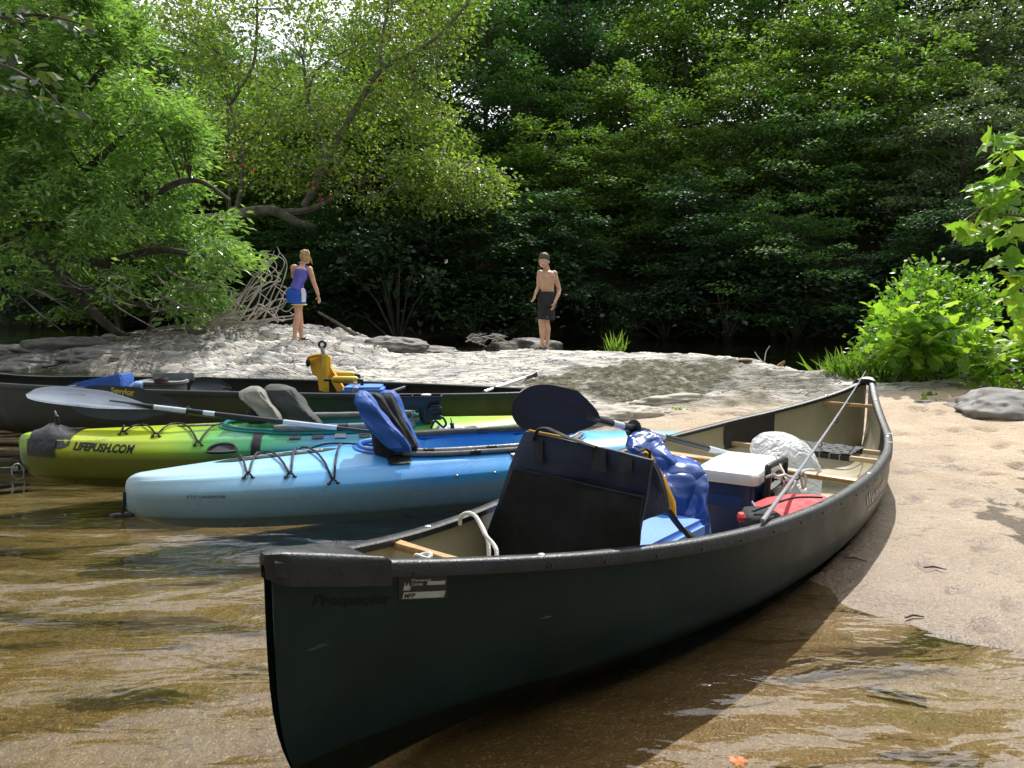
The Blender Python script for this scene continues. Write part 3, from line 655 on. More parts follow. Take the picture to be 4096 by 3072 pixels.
# scuffs on the far gunwale
for t, ln in ((.505, .05), (.42, .035)):
    mb = MB()
    for k in range(5):
        dx = -.012 + .006 * k; mb.sheet([[L(CL / 2 * (1 + t) + q * ln + random.uniform(-.004, .004), cw(t + q * ln / CL * 2, True) + dx + e, csheer(t) + .0078) for e in (0, .003)] for q in np.linspace(-.5 + .06 * k, .5, 5)])
    mb.build('scuff_mark', M['white_lettering'], canoe)
# ------------------------------------------------------------------ rear canoe
M['canoe_olive'] = mat('canoe_olive', (.022, .022, .013), .5, (.017, .017, .01), 4, .1, 30)
M['canoe_dark_inside'] = mat('canoe_dark_inside', (.026, .026, .02), .55, (.018, .018, .014), 4, .15, 40)
def bw(t, right): return .46 * max(1 - abs(t) ** 2.3, 0) ** .85 + .012
def bsheer(t): return .405 + .012 * max((-t - .62) / .38, 0) ** 2 + .1 * max((t - .7) / .3, 0) ** 2
def bkeel(t): return -.07 + .05 * abs(t) ** 4
rear = tag(empty('canoe', B(0, 0, 0)), 'long dark olive canoe lying sideways behind the two kayaks', 'canoe', 'canoes')
rh, rpt = canoe_hull('hull', B, BL, bw, bsheer, bkeel, [M['canoe_olive'], M['canoe_dark_inside']], rear, inset=.2, p=.4)
for s in (-1, 1): gunwale(B, BL, bw, bsheer, s, M['black_vinyl'], rear, wi=.024, wo=.016, dn=.03)
mb = MB(); loops = []
for i in range(12):
    f = i / 11; t = -1 + .1 * f; wv = bw(t, 1) + .02
    loops.append([B(BL / 2 * (1 + t) - (.02 if i == 0 else 0), u * wv * (.5 if i == 0 else 1), bsheer(t) + z) for u, z in ((-1, -.05), (-1, .008), (-.8, .016), (0, .02), (.8, .016), (1, .008), (1, -.05), (.8, -.02), (-.8, -.02))])
mb.loft(loops); mb.build('deck_plate', M['black_vinyl'], rear)
for a in (1.35, 4.1): MB().tube([B(a, -bw(a / BL * 2 - 1, 1), .37), B(a, bw(a / BL * 2 - 1, 1), .37)], .018, 8).build('thwart', M['black_vinyl'], rear)
for px in (146 * 4 / 4, 346, 62, 250):
    p0 = W(px, 403, 6.0); a = (p0 - BA).dot(BX); t = a / BL * 2 - 1
    for s in (-1,):
        c = rpt(t, s, .28, 0); d_ = -BR
        mb = MB(); mb.ell(c + d_ * .002, (.008, .008, .008), 8, 6); mb.build('rivet', M['metal'], rear)
# ------------------------------------------------------------------ kayaks
def gradmat(name, stops, x0, x1, low, rough=.3, zsplit=.1):
    t = NT(name); pos = t.n('ShaderNodeNewGeometry').outputs['Position']
    s = t.n('ShaderNodeSeparateXYZ'); t.l(pos, s.inputs[0]); mr = t.n('ShaderNodeMapRange'); mr.inputs[1].default_value = x0; mr.inputs[2].default_value = x1
    warp = t.math('MULTIPLY', t.math('SUBTRACT', t.noise(1.6, 4, .6, vec=pos, stretch=(1, 1, 2.5)), .5), .7)
    t.l(t.math('ADD', s.outputs[0], warp), mr.inputs[0])
    c = t.ramp(mr.outputs[0], stops)
    mz = t.n('ShaderNodeMapRange'); t.l(s.outputs[2], mz.inputs[0]); mz.inputs[1].default_value = zsplit - .03; mz.inputs[2].default_value = zsplit + .03; mz.inputs[3].default_value = 1; mz.inputs[4].default_value = 0
    c = t.mix(t.math('MULTIPLY', mz.outputs[0], low[3]), c, low[:3])  # lower hull painted darker below the split height, imitating its shaded underside
    c = t.mix(t.ramp(t.noise(160, 2, vec=pos), [(.66, 0), (.74, .25)]), c, (.7, .75, .75))
    scr = t.noise(9, 5, .75, vec=pos, stretch=(.35, 2.5, 9)); c = t.mix(t.ramp(scr, [(.64, 0), (.7, .25)]), c, (.6, .66, .66))
    drt = t.noise(3.3, 6, .7, vec=pos); c = t.mix(t.ramp(drt, [(.54, 0), (.72, .25)]), c, (.2, .17, .1))
    drops = t.n('ShaderNodeTexVoronoi'); drops.inputs['Scale'].default_value = 70; t.l(pos, drops.inputs['Vector'])
    r = t.ramp(t.noise(6, 5, vec=pos), [(.3, rough - .05), (.7, rough + .14)])
    return t.done(t.bsdf(c, r, t.bump(t.ramp(drops.outputs['Distance'], [(.12, 1), (.2, 0)]), .25, .004), Coat_Weight=.15, Coat_Roughness=.2))
class Kayak:
    def __init__(s, tip0, tip1, half, zt0, zc, zt1, crown, keel, cock, name_mat, label, floor=.03):
        s.A = Vector((tip0[0], tip0[1], 0)); d = Vector((tip1[0], tip1[1], 0)) - s.A; s.len = d.length; s.X = d.normalized(); s.Rr = Vector((s.X.y, -s.X.x, 0))
        s.half = half; s.z = (zt0 - .06, zc - .065, zt1 - .06); s.crown = crown; s.keel = keel; s.ck = cock
        s.root = tag(empty('kayak', s.P(0, 0, 0)), label, 'kayak', 'kayaks')
        s.m = name_mat; s.floor = floor; s.hull()
    def P(s, a, r, z): return s.A + s.X * a + s.Rr * r + Vector((0, 0, z))
    def loc(s, p): q = Vector(p) - s.A; return q.dot(s.X), q.dot(s.Rr)
    def t(s, a): return a / s.len * 2 - 1
    def w(s, t): t = max(min(t, 1), -1); return s.half * max(1 - abs(t) ** 2.2, 0) ** .72 + .018
    def seam(s, t): u = (t + 1) / 2; base = s.z[0] * (1 - u) + s.z[2] * u; return base + (s.z[1] - (s.z[0] + s.z[2]) / 2) * (1 - abs(t) ** 2.2)
    def deckz(s, a, r):
        t = s.t(a); w = s.w(t); v = min(abs(r) / w, 1); k = math.exp(-((t + .0) / .95) ** 2)
        return s.seam(t) + s.crown * k * (1 - v ** 1.9) + .072 * (1 - v ** 4.5) ** .9 + .006 * math.exp(-((v - .8) / .04) ** 2)
    def hull(s):
        mb = MB(); n = 150; loops = []; N = 40
        a0, a1, cwid = s.ck; ac = (a0 + a1) / 2; ah = (a1 - a0) / 2
        for i in range(n + 1):
            f = i / n; t = math.copysign(1 - (1 - abs(f * 2 - 1)) ** 1.25, f * 2 - 1); a_c = s.len * (t + 1) / 2; w = s.w(t); sm = s.seam(t); kz = s.keel + .03 * abs(t) ** 5
            lp = []
            end = max((abs(t) - .86) / .14, 0)
            for j in range(N * 2):
                th = math.pi * j / N
                if j <= N:      # deck side, from +r to -r
                    r = w * math.copysign(abs(math.cos(th)) ** .8, math.cos(th)); z = s.deckz(a_c, r); a = a_c
                    q = math.sqrt(((a - ac) / ah) ** 2 + (r / cwid) ** 2) if abs(a - ac) < ah else 9
                    if abs(a - ac) < ah:
                        q = (abs((a - ac) / ah) ** 2.6 + abs(r / cwid) ** 2.6) ** (1 / 2.6)
                    if q < 1:
                        z = s.floor + (z - s.floor) * max((q - .9) / .1, 0) ** .5
                else:
                    c = math.cos(th); si = -math.sin(th); r = w * math.copysign(abs(c) ** (.42 + .5 * min(abs(t) ** 6, 1)), c) * (1 + .02 * math.sin(si * math.pi)); zf = si ** 1.15
                    z = sm - (sm - kz) * zf; ins = .15 * max(zf, 0) ** 3 * abs(t) ** 8; a = a_c - math.copysign(ins, t)
                if abs(t) > .955: g_ = math.sqrt(max(1 - ((abs(t) - .955) / .045) ** 2, 0)); z -= (.055 if j <= N else .055 * (1 - min(zf, 1)) if j > N else 0) * (1 - g_); r *= .35 + .65 * g_
                lp.append(s.P(a, r, z))
            loops.append(lp)
        mb.loft(loops); mb.build('hull', s.m, s.root, angle=55)
    def coaming(s, m, rad=.014, up=.012):
        a0, a1, cwid = s.ck; ac = (a0 + a1) / 2; ah = (a1 - a0) / 2; pts = []
        for k in range(72):
            th = 2 * math.pi * k / 72; c, q = math.cos(th), math.sin(th); e = 2 / 2.6
            a = ac + (ah + .012) * math.copysign(abs(c) ** e, c); r = (cwid + .012) * math.copysign(abs(q) ** e, q)
            pts.append(s.P(a, r, s.deckz(a, r) + up))
        mb = MB(); mb.ring(pts, rad, 8); cm = mb.build('coaming', m, s.root)
        # outer lip
        mb = MB(); lo = []
        for k, p in enumerate(pts):
            d = (p - s.P(ac, 0, p.z)); d.z = 0; d = d.normalized()
            lo.append([p + d * .01, p + d * .035 + Vector((0, 0, -.006)), p + d * .036 + Vector((0, 0, -.016)), p + d * .012 + Vector((0, 0, -.02))])
        mb.loft(lo, False, True); mb.build('coaming_lip', m, cm); s.rim = pts
    def on_deck(s, a, r, up=.003): return s.P(a, r, s.deckz(a, r) + up)
    def side(s, a, z, off=.003):
        """point on the side of the hull (towards the camera) at height z"""
        t = s.t(a); w = s.w(t); sm = s.seam(t); kz = s.keel + .03 * abs(t) ** 5
        if z >= sm:
            lo, hi = 0, w
            for _ in range(20):
                m_ = (lo + hi) / 2
                if s.deckz(a, m_) > z: lo = m_
                else: hi = m_
            return s.P(a, lo, z) + Vector((0, 0, off)) + s.Rr * off
        zf = (sm - z) / (sm - kz); si = max(zf, 0) ** (1 / 1.15); c = math.sqrt(max(1 - si * si, 0)); r = w * c ** (.42 + .5 * min(abs(t) ** 6, 1)) * (1 + .02 * math.sin(si * math.pi))
        ins = .15 * max(zf, 0) ** 3 * abs(t) ** 8
        return s.P(a + (ins if t < 0 else -ins), r + off, z)
    def toggle(s, m, drop, extra=.0):
        tp = s.P(-.004 + extra, .0, s.z[0] + .0); q = tp - s.X * .02 + Vector((0, 0, -drop))
        tg = MB().tube([q - s.X * .055 - s.Rr * .02, q - s.X * .03, q + s.X * .03, q + s.X * .055 + s.Rr * .02], [.008, .016, .016, .008], 10).build('toggle_handle', M['black_plastic'], s.root)
        MB().tube([tp, tp * .5 + q * .5 + s.X * .004, q], .009, 6).build('toggle_cord', M['black_cord'], tg)
    def bungee(s, eyes, top, extra=None, rad=.006):
        """eyes: near-side eyelets (a, r); top: far anchor points"""
        for a, r in eyes:
            c = s.on_deck(a, r, .002); mb = MB()
            for k in (-1, 1): mb.ell(c + s.X * .022 * k + Vector((0, 0, .003)), (.012, .010, .006), 8, 6)
            mb.tube(smooth_path([c - s.X * .02 + Vector((0, 0, .004)), c - s.X * .008 + Vector((0, 0, .02)), c + s.X * .008 + Vector((0, 0, .02)), c + s.X * .02 + Vector((0, 0, .004))], 4), .005, 6)
            mb.build('cord_eyelet', M['black_plastic'], s.root)
        pts = []
        for k in range(len(top)):
            a, r = top[k]; pts.append(s.on_deck(a, r, .012))
            if k < len(eyes): a, r = eyes[k]; pts += [s.on_deck(a - .006, r - .012, .016), s.on_deck(a + .006, r - .012, .016)]
        path = []
        for k in range(len(pts) - 1):
            for q in range(6):
                f = q / 6; p = pts[k].lerp(pts[k + 1], f); a, r = s.loc(p); p.z = max(p.z, s.deckz(a, r) + .008) + .012 * math.sin(math.pi * f) * (0 if k % 3 == 1 else 1); path.append(p)
        path.append(pts[-1]); return MB().tube(path, rad, 6).build('bungee_cord', M['black_cord'], s.root)
BLUE = gradmat('kayak_blue', [(0, (.46, .6, .68)), (.14, (.34, .6, .82)), (.34, (.14, .46, .85)), (.52, (.03, .27, .74)), (.72, (.07, .4, .84)), (1, (.2, .62, .88))], -2.0, 1.2, (.13, .2, .25, .7), .27, .13)
BLUE_RIM = mat('kayak_rim_blue', (.01, .13, .5), .35, (.015, .17, .56), 4)
GREEN = gradmat('kayak_green', [(0, (.22, .42, .01)), (.1, (.48, .52, .005)), (.3, (.34, .5, .01)), (.4, (.06, .34, .04)), (.5, (.015, .26, .16)), (.6, (.02, .2, .42)), (.7, (.02, .3, .28)), (.82, (.24, .55, .03)), (1, (.6, .73, .12))], -3.1, .1, (.075, .085, .006, .9), .3, .155)
GREEN_RIM = mat('kayak_rim_green', (.005, .2, .2), .35, (.008, .16, .17), 4)
# --- blue kayak
kb = Kayak((-1.98, 3.80), (1.14, 4.86), .375, .185, .238, .225, .045, -.09, (1.2, 2.5, .245), BLUE, 'light blue kayak floating between the green canoe and the lime kayak')
kb.coaming(BLUE_RIM); kb.toggle(M['black_plastic'], .125)
ey = []
for px, py in ((248, 470), (290, 469), (333, 469)):
    a, r = kb.loc(G(px, py, .245)); ey.append((a, r))
tp = []
for px, py in ((238, 448), (261, 444), (297, 441), (341, 443)):
    a, r = kb.loc(G(px, py, .285)); tp.append((a, r))
kb.bungee(ey, tp)
kb_r = kb.loc(G(341, 443, .285))
MB().tube(smooth_path([kb.on_deck(tp[2][0] + .02, tp[2][1] - .02, .012), kb.on_deck(tp[3][0] - .1, tp[3][1] - .04, .016), kb.on_deck(tp[3][0], tp[3][1], .014), kb.on_deck(tp[3][0] + .1, tp[3][1] + .12, .012), kb.on_deck(tp[3][0] + .2, tp[3][1] + .2, .01)], 6), .006, 6).build('bungee_cord', M['black_cord'], kb.root)
def deck_patch(k, a0, a1, r0, r1, m, name, up=.004, n=14, taper=0):
    mb = MB(); rows = []
    for i in range(n + 1):
        f = i / n; s_ = min(1, math.sin(math.pi * min(max(f, .001), .999)) * 2.2) if taper else 1
        rm = (r0 + r1) / 2; rh_ = (r1 - r0) / 2 * s_; rows.append([k.on_deck(a0 + (a1 - a0) * f, rm + rh_ * u, up) for u in np.linspace(-1, 1, 7)])
    mb.sheet(rows); return mb.build(name, m, k.root)
dp = deck_patch(kb, .42, 1.08, -.075, .02, M['black_plastic'], 'deck_decal', taper=1)
text_on('lettering', 'Dirigo', .055, lambda x, y: kb.on_deck(1.0 - x, -.05 + y, .006), M['white_lettering'], dp, shear=.3, bold=.001)
text_on('lettering', 'Old Town', .04, lambda x, y: kb.on_deck(.78 - x, -.045 + y, .006), M['white_lettering'], dp, shear=.3)
text_on('serial_lettering', 'XTC15940M708', .022, lambda x, y: kb.side(.30 + x * 1.25, .112 + y, .002), M['dark_lettering'], kb.root)
for px in (452, 493): MB().ell(kb.side(kb.loc(W(px, 490, 4.15))[0], .17, .002), (.008, .008, .008), 8, 6).build('rivet', M['metal'], kb.root)
# foam and tape on the blue coaming
def rim_path(k, a0, a1, side, up, out=0, n=16):
    A0, A1, cwid = k.ck; ac = (A0 + A1) / 2; ah = (A1 - A0) / 2; pts = []
    for i in range(n + 1):
        a = a0 + (a1 - a0) * i / n; x = abs((a - ac) / (ah + .012)); r = side * ((cwid + .012) * max(1 - x ** 2.6, 0) ** (1 / 2.6) + out)
        pts.append(k.P(a, r, k.deckz(a, r) + up))
    return pts
def foam(k, a0, a1, side, rad, m, up=.03, bands=(), name='foam_tube', out=0):
    p = rim_path(k, a0, a1, side, up, out); o = MB().tube(p, [rad * .8] + [rad * (1 + random.uniform(-.04, .06)) for _ in p[1:-1]] + [rad * .8], 12).build(name, m, k.root)
    for b in bands:
        q = rim_path(k, b, b + .06, side, up, out, 3); MB().tube(q, rad * 1.07, 12).build('tape_band', M['black_tape'], o)
    return o
foam(kb, 1.42, 2.5, -1, .022, M['foam_dark'], .028, (1.40, 1.95))
foam(kb, 1.36, 2.5, 1, .0135, M['grey_tape'], .022, (1.5, 1.85, 2.2), 'taped_foam_tube'); foam(kb, 1.34, 2.5, 1, .013, M['foam_grey'], .018, (1.33, 1.75), 'taped_foam_tube', .028)
def tape(k, a0, a1, z0, z1, m=None, off=.004, sl=0):
    mb = MB(); mb.sheet([[k.side(a0 + (a1 - a0) * i / 6 + sl * j / 8, z0 + (z1 - z0) * j / 8, off + random.uniform(0, .0015)) for j in range(9)] for i in range(7)])
    return mb.build('tape_patch', m or M['black_tape'], k.root)
tape(kb, 1.30, 1.42, .235, .275, off=.006); tape(kb, 2.0, 2.08, .215, .27, off=.006, sl=-.04)
# --- green kayak
kg = Kayak((-3.14, 4.76), (.22, 5.2), .365, .238, .245, .28, .04, -.09, (1.28, 2.6, .245), GREEN, 'lime and teal kayak with foam padded rim between the dark canoe and the blue kayak')
kg.coaming(GREEN_RIM); kg.toggle(M['black_plastic'], .17, .01)
ey = []; tp = []
for px, py in ((123, 435), (156, 436), (198, 438)): ey.append(kg.loc(G(px, py, .258)))
for px, py in ((124, 424), (142, 423), (178, 422), (222, 424)): tp.append(kg.loc(G(px, py, .29)))
kg.bungee(ey, tp)
dp = deck_patch(kg, .95, 1.25, -.05, .02, M['black_plastic'], 'deck_decal', taper=1)
text_on('lettering', 'Dirigo', .05, lambda x, y: kg.on_deck(1.2 - x, -.035 + y, .006), M['white_lettering'], dp, shear=.3)
text_on('name_lettering', 'LIFEPUSH.COM', .06, lambda x, y: kg.side(.41 + x * .97, .182 + y - .03 * x, .003), M['dark_lettering'], kg.root, shear=.22, bold=.0026, space=.98)
# cup recess
a, r = kg.loc(G(221, 436, .275)); mb = MB()
mb.ring([kg.on_deck(a + .085 * math.cos(u), r + .04 * math.sin(u), .004) for u in np.linspace(0, 2 * math.pi, 25)[:-1]], .009, 6); hz = mb.build('hatch_rim', M['black_plastic'], kg.root)
mb = MB(); mb.add([kg.on_deck(a + .08 * math.cos(u), r + .036 * math.sin(u), .005) for u in np.linspace(0, 2 * math.pi, 25)[:-1]], [tuple(range(24))]); mb.build('hatch_cover', M['dark_lettering'], hz, smooth=False)
foam(kg, 1.62, 2.52, 1, .023, M['foam_grey'], .03, (2.02,)); foam(kg, 1.6, 2.5, -1, .023, M['foam_grey'], .03, (2.2,))
for a0, m_ in ((1.72, 'black_tape'), (1.86, 'black_tape'), (2.0, 'grey_tape'), (2.15, 'black_tape')): tape(kg, a0, a0 + .07, .235, .28, M[m_], .005)
# strap round the hull
tape(kg, 1.5, 1.555, .02, .27, M['black_fabric'], .007)
# stern: tape wrap and a camera stud
tp0 = tape(kg, .09, .29, .13, .232, off=.006); tp0.name = 'tape_wrap'
mb = MB(); mb.sheet([[kg.on_deck(.1 + .28 * i / 10, (-1 + 2 * j / 8) * min(kg.w(kg.t(.1 + .28 * i / 10)), .2), .006 + .012 * math.exp(-((i - 4) / 2.5) ** 2 - ((j - 4) / 2) ** 2) * 4 + random.uniform(0, .006)) for j in range(9)] for i in range(11)])
mb.build('tape_wrap', M['black_tape'], kg.root)
def stud(k, a, r, h=.1):
    b = k.on_deck(a, r, .01); o = MB(); o.tube([b, b + Vector((-.004, 0, .04)), b + Vector((-.004, 0, .05)), b + Vector((-.006, 0, .075))], [.024, .013, .016, .012], 10); o.ell(b + Vector((-.007, 0, .082)), (.015, .015, .012), 10, 6)
    o = o.build('camera_stud', M['black_plastic'], k.root)
    c = b + Vector((-.008, 0, .092)); MB().tube([c, c + Vector((-.005, 0, .02)), c + Vector((-.009, 0, .032))], [.006, .005, .003], 8).build('stud_screw', M['metal'], o)
    return o
stud(kg, .24, .0)
# carabiner on the toggle cord
q = kg.P(-.01, .02, .045); MB().ring([q + kg.X * (.035 * math.cos(u)) + Vector((0, 0, .05 * math.sin(u) - .03)) for u in np.linspace(0, 2 * math.pi, 21)[:-1]], .0045, 6).build('carabiner', M['metal'], kg.root)
# bow end: camera stud on a taped mat, tray, electronics box
a, r = kg.loc(G(453, 423, .31)); stud(kg, a, r)
mb = MB(); mb.sheet([[kg.on_deck(a - .1 + .26 * i / 8, r - .08 + .16 * j / 6, .006 + random.uniform(0, .008)) for j in range(7)] for i in range(9)]); mb.build('tape_mat', M['grey_tape'], kg.root)
a2, r2 = kg.loc(G(425, 430, .3)); mb = MB(); mb.sheet([[kg.on_deck(a2 - .1 + .22 * i / 8, r2 - .05 + .1 * j / 6, .006 + random.uniform(0, .01)) for j in range(7)] for i in range(9)]); mb.build('tape_mat', M['grey_tape'], kg.root)
RZ = math.atan2(kg.X.y, kg.X.x)
c = W(435, 413, 4.95); mb = MB(); mb.box(c, (.09, .06, .085), RZ); mb.box(c + Vector((0, 0, .048)), (.065, .045, .016), RZ); mb.box(c + kg.Rr * .034 + Vector((0, 0, .012)), (.05, .012, .012), RZ)
eb = mb.build('electronics_box', M['black_plastic'], kg.root, bevel=.006)
MB().tube(smooth_path([c + Vector((.0, -.03, -.02)), c + Vector((.05, -.045, -.02)), c + Vector((.075, -.045, -.06)), c + Vector((.06, -.045, -.085)), c + Vector((.035, -.04, -.07)), c + Vector((0, -.03, -.05)), c + Vector((-.03, -.01, -.11))], 5), .008, 8).build('cable_clamp', M['black_plastic'], eb)
c = W(417, 397, 5.0); mb = MB(); X_ = kg.X; Y_ = -kg.Rr
def tr(x, y, z): return c + X_ * x + Y_ * y + Vector((0, 0, z))
rim = [(-.2, -.03), (-.17, -.055), (-.05, -.07), (.16, -.075), (.17, .06), (.0, .07), (-.12, .06), (-.19, .02)]
mb.loft([[tr(x * .8, y * .7, -.07) for x, y in rim], [tr(x, y, -.01) for x, y in rim], [tr(x, y, .012) for x, y in rim], [tr(x * .95, y * .9, .012) for x, y in rim], [tr(x * .93, y * .88, -.01) for x, y in rim], [tr(x * .6, y * .5, -.02) for x, y in rim]])
for x in (-.12, -.03, .06): mb.box(tr(x, 0, .004), (.006, .12, .022), RZ)
ty = mb.build('gear_tray', M['black_plastic'], kg.root, angle=30)
MB().tube([tr(.06, 0, -.2), tr(.06, 0, -.07)], [.042, .055], 12).build('tray_post', M['black_plastic'], ty)
MB().ell(tr(.06, .0, .014), (.035, .03, .008)).build('tray_cup', M['white_plastic'], ty)
MB().box(tr(.082, -.05, -.12), (.03, .004, .055), RZ).build('red_sticker', M['red_plastic'], ty)
MB().tube([tr(-.03, -.0, -.09), tr(-.03, 0, -.17), tr(-.02, 0, -.2)], .008, 8).build('tray_hook', M['metal'], ty)
# short foam stub across the bow end of the cockpit
MB().tube([W(412, 425, 4.95), W(404, 429, 4.85), W(395, 434, 4.75)], [.03, .033, .03], 12).build('foam_tube', M['foam_grey'], kg.root)
# ------------------------------------------------------------------ lofts from rows
def loftrows(rows, n=22, noise=0., seed=1, sq=2.0, freq=9, sub=4):
    """rows of (py, px_left, px_right, distance, half thickness) -> closed soft body"""
    rows2 = []
    for i in range(len(rows) - 1):
        for k in range(sub):
            f = k / sub; rows2.append([rows[i][j] * (1 - f) + rows[i + 1][j] * f for j in range(5)])
    rows2.append(list(rows[-1])); mb = MB(); loops = []; rr = random.Random(seed); ph = [rr.uniform(0, 6) for _ in range(6)]
    m = len(rows2)
    for i, (py, xl, xr, D, th) in enumerate(rows2):
        f = i / (m - 1); e = min(1, (max(f, .0) / .08) ** .5 + .12, (max(1 - f, .0) / .08) ** .5 + .12)
        c = W((xl + xr) / 2, py, D); hw = (xr - xl) / 2 * D / F * (e * .3 + .7); ht = th * e; lp = []
        for j in range(n):
            u = 2 * math.pi * j / n; cx = math.copysign(abs(math.cos(u)) ** (2 / sq), math.cos(u)); sy = math.copysign(abs(math.sin(u)) ** (2 / sq), math.sin(u))
            k = 1 + noise * (math.sin(3 * u + ph[0] + c.z * freq * 2) * .5 + math.sin(5 * u + ph[1] - c.z * freq * 3.1) * .35 + math.sin(2 * u + ph[2] + c.z * freq * 5.3) * .4 + math.sin(9 * u + c.z * freq * 7) * .2)
            lp.append(c + Vector((cx * hw * k, sy * ht * (1 + (k - 1) * 2.2), 0)))
        loops.append(lp)
    mb.loft(loops); return mb
# seats of the kayaks (folded down backs)
st = empty('seat', kg.P(1.75, 0, .1), kg.root)
loftrows([(386, 250, 259, 4.98, .03), (391, 242, 264, 4.95, .05), (398, 243, 268, 4.93, .05), (407, 252, 274, 4.9, .05), (416, 262, 279, 4.88, .045), (424, 270, 283, 4.88, .04)], noise=.13, seed=3, sq=4.5, n=34).build('side_flap', M['khaki_fabric'], st)
loftrows([(388, 252, 262, 5.04, .02), (393, 254, 270, 5.03, .03), (400, 243, 273, 5.02, .03), (408, 258, 276, 5.0, .03)], noise=.04, seed=4).build('lining', M['hi_vis'], st)
loftrows([(384, 268, 282, 5.08, .03), (389, 264, 294, 5.06, .06), (400, 266, 302, 5.04, .065), (412, 274, 312, 5.02, .065), (424, 281, 322, 5.0, .06), (436, 284, 325, 5.0, .05)], noise=.09, seed=5, sq=5, n=34).build('backrest', M['olive_fabric'], st)
loftrows([(407, 249, 258, 4.92, .03), (413, 246, 268, 4.92, .06), (424, 246, 272, 4.92, .06)], seed=6).build('seat_base', M['black_fabric'], st)
sb = empty('seat', kb.P(1.55, 0, .1), kb.root)
loftrows([(390.5, 359, 365, 4.14, .02), (395, 356, 370, 4.12, .035), (402, 355, 375, 4.1, .04), (408, 358, 379, 4.09, .04), (420, 364, 389, 4.07, .04), (432, 373, 400, 4.05, .04), (452, 392, 414, 4.02, .035)], noise=.13, seed=7, sq=4.5, n=34).build('side_flap', M['blue_fabric'], sb)
loftrows([(392, 368, 376, 4.2, .03), (397, 366, 384, 4.2, .04), (408, 372, 391, 4.18, .05), (425, 380, 402, 4.15, .05), (452, 398, 421, 4.1, .04)], noise=.09, seed=8, sq=4, n=30).build('strap_pad', M['black_fabric'], sb)
loftrows([(390, 383, 393, 4.27, .03), (396, 377, 398, 4.26, .045), (410, 381, 404, 4.24, .05), (430, 390, 413, 4.2, .05), (452, 402, 423, 4.15, .045)], noise=.09, seed=9, sq=5, n=34).build('backrest', M['blue_fabric'], sb)
loftrows([(394, 381, 392, 4.21, .02), (410, 384, 400, 4.19, .035), (430, 392, 410, 4.15, .035), (449, 402, 420, 4.10, .03)], noise=.09, seed=10, sq=4, n=30).build('back_panel', M['black_fabric'], sb)
loftrows([(427, 373, 390, 4.16, .05), (434, 371, 403, 4.15, .09), (442, 372, 409, 4.15, .09), (460, 376, 412, 4.15, .08)], noise=.06, seed=11).build('seat_base', M['black_fabric'], sb)
# ------------------------------------------------------------------ paddles
def blade_mesh(base, tip, wid_dir, width, th=.006, asym=.12, dish=.03, nlen=26, sq=.62):
    base = Vector(base); tip = Vector(tip); ax = (tip - base); ln = ax.length; ax.normalize(); wd = Vector(wid_dir); wd -= ax * wd.dot(ax); wd.normalize(); nn = ax.cross(wd)
    mb = MB(); loops = []
    for i in range(nlen + 1):
        f = i / nlen; s_ = math.sin(math.pi * min(f * .5 + .5 * f ** 3.2, 1)) if False else 0
        prof = (min(1, f / .4) ** .75 * .88 + .12 if f < .4 else 1) * max(1 - max((f - .55) / .45, 0) ** 3.2, 0) ** .5
        hw = max(width / 2 * prof, .004); sh = asym * width * (f - .5)
        lp = []
        for j in range(20):
            u = 2 * math.pi * j / 20; x = math.cos(u); y = math.sin(u); rib = max(0, 1 - abs(x) * 5) * .010 * (1 - f)
            lp.append(base + ax * ln * f + wd * (x * hw + sh) + nn * (y * (th / 2 + rib) - dish * (x * x) * prof + dish * .5 * (f ** 2)))
        loops.append(lp)
    mb.loft(loops); return mb
def shaft(parent, pts, segs, rad=.0145):
    p0, p1 = Vector(pts[0]), Vector(pts[1])
    for f0, f1, m, k in segs: MB().tube([p0.lerp(p1, f0), p0.lerp(p1, f1)], rad * k, 14).build('shaft' if k <= 1.05 else 'sleeve', m, parent)
def dripring(parent, p, ax, r=.033):
    ax = Vector(ax).normalized(); MB().tube([Vector(p) - ax * .018, Vector(p) - ax * .003, Vector(p) - ax * .002, Vector(p) + ax * .002, Vector(p) + ax * .003, Vector(p) + ax * .018], [.019, .02, r, r, .02, .019], 16).build('drip_ring', M['black_plastic'], parent)
M['grey_blade'] = mat('grey_blade', (.08, .105, .15), .2, (.12, .15, .2), 5, .1, 10, Coat_Weight=.3)
M['dark_blade'] = mat('dark_blade', (.02, .026, .033), .4, (.03, .037, .045), 5, .1, 20)
M['black_blade'] = mat('black_blade', (.003, .004, .008), .5, (.005, .006, .012), 5, .1, 20)
# paddle with the long pale grey blade
p_end = W(395, 434.5, 4.62); p_neck = W(140, 406, 4.48); p_tip = W(25, 394, 4.36)
pd = tag(empty('kayak_paddle', p_neck), 'paddle with a shiny grey blade lying over the stern of the lime kayak', 'paddle', 'paddles')
bl = blade_mesh(W(150, 407, 4.49), p_tip, W(60, 392, 4.55) - W(60, 412, 4.38), .2, dish=.02).build('blade', M['grey_blade'], pd)
text_on('lettering', 'carlisle', .036, lambda x, y: W(68 + x * 175, 394.6 + x * 10 - y * 100, 4.40) , M['white_lettering'], bl, bold=.0006)
shaft(pd, (W(110, 402, 4.46), p_end), [(0, .15, M['black_shaft'], 1.04), (.15, .262, M['white_shaft'], 1.0), (.262, .32, M['black_shaft'], 1.04), (.32, .36, M['white_shaft'], 1), (.36, .60, M['black_shaft'], 1.0), (.60, .695, M['white_shaft'], 1), (.696, .79, M['white_shaft'], 1), (.79, 1, M['black_shaft'], .8)])
dripring(pd, W(188, 411, 4.52), p_end - p_neck, .032)
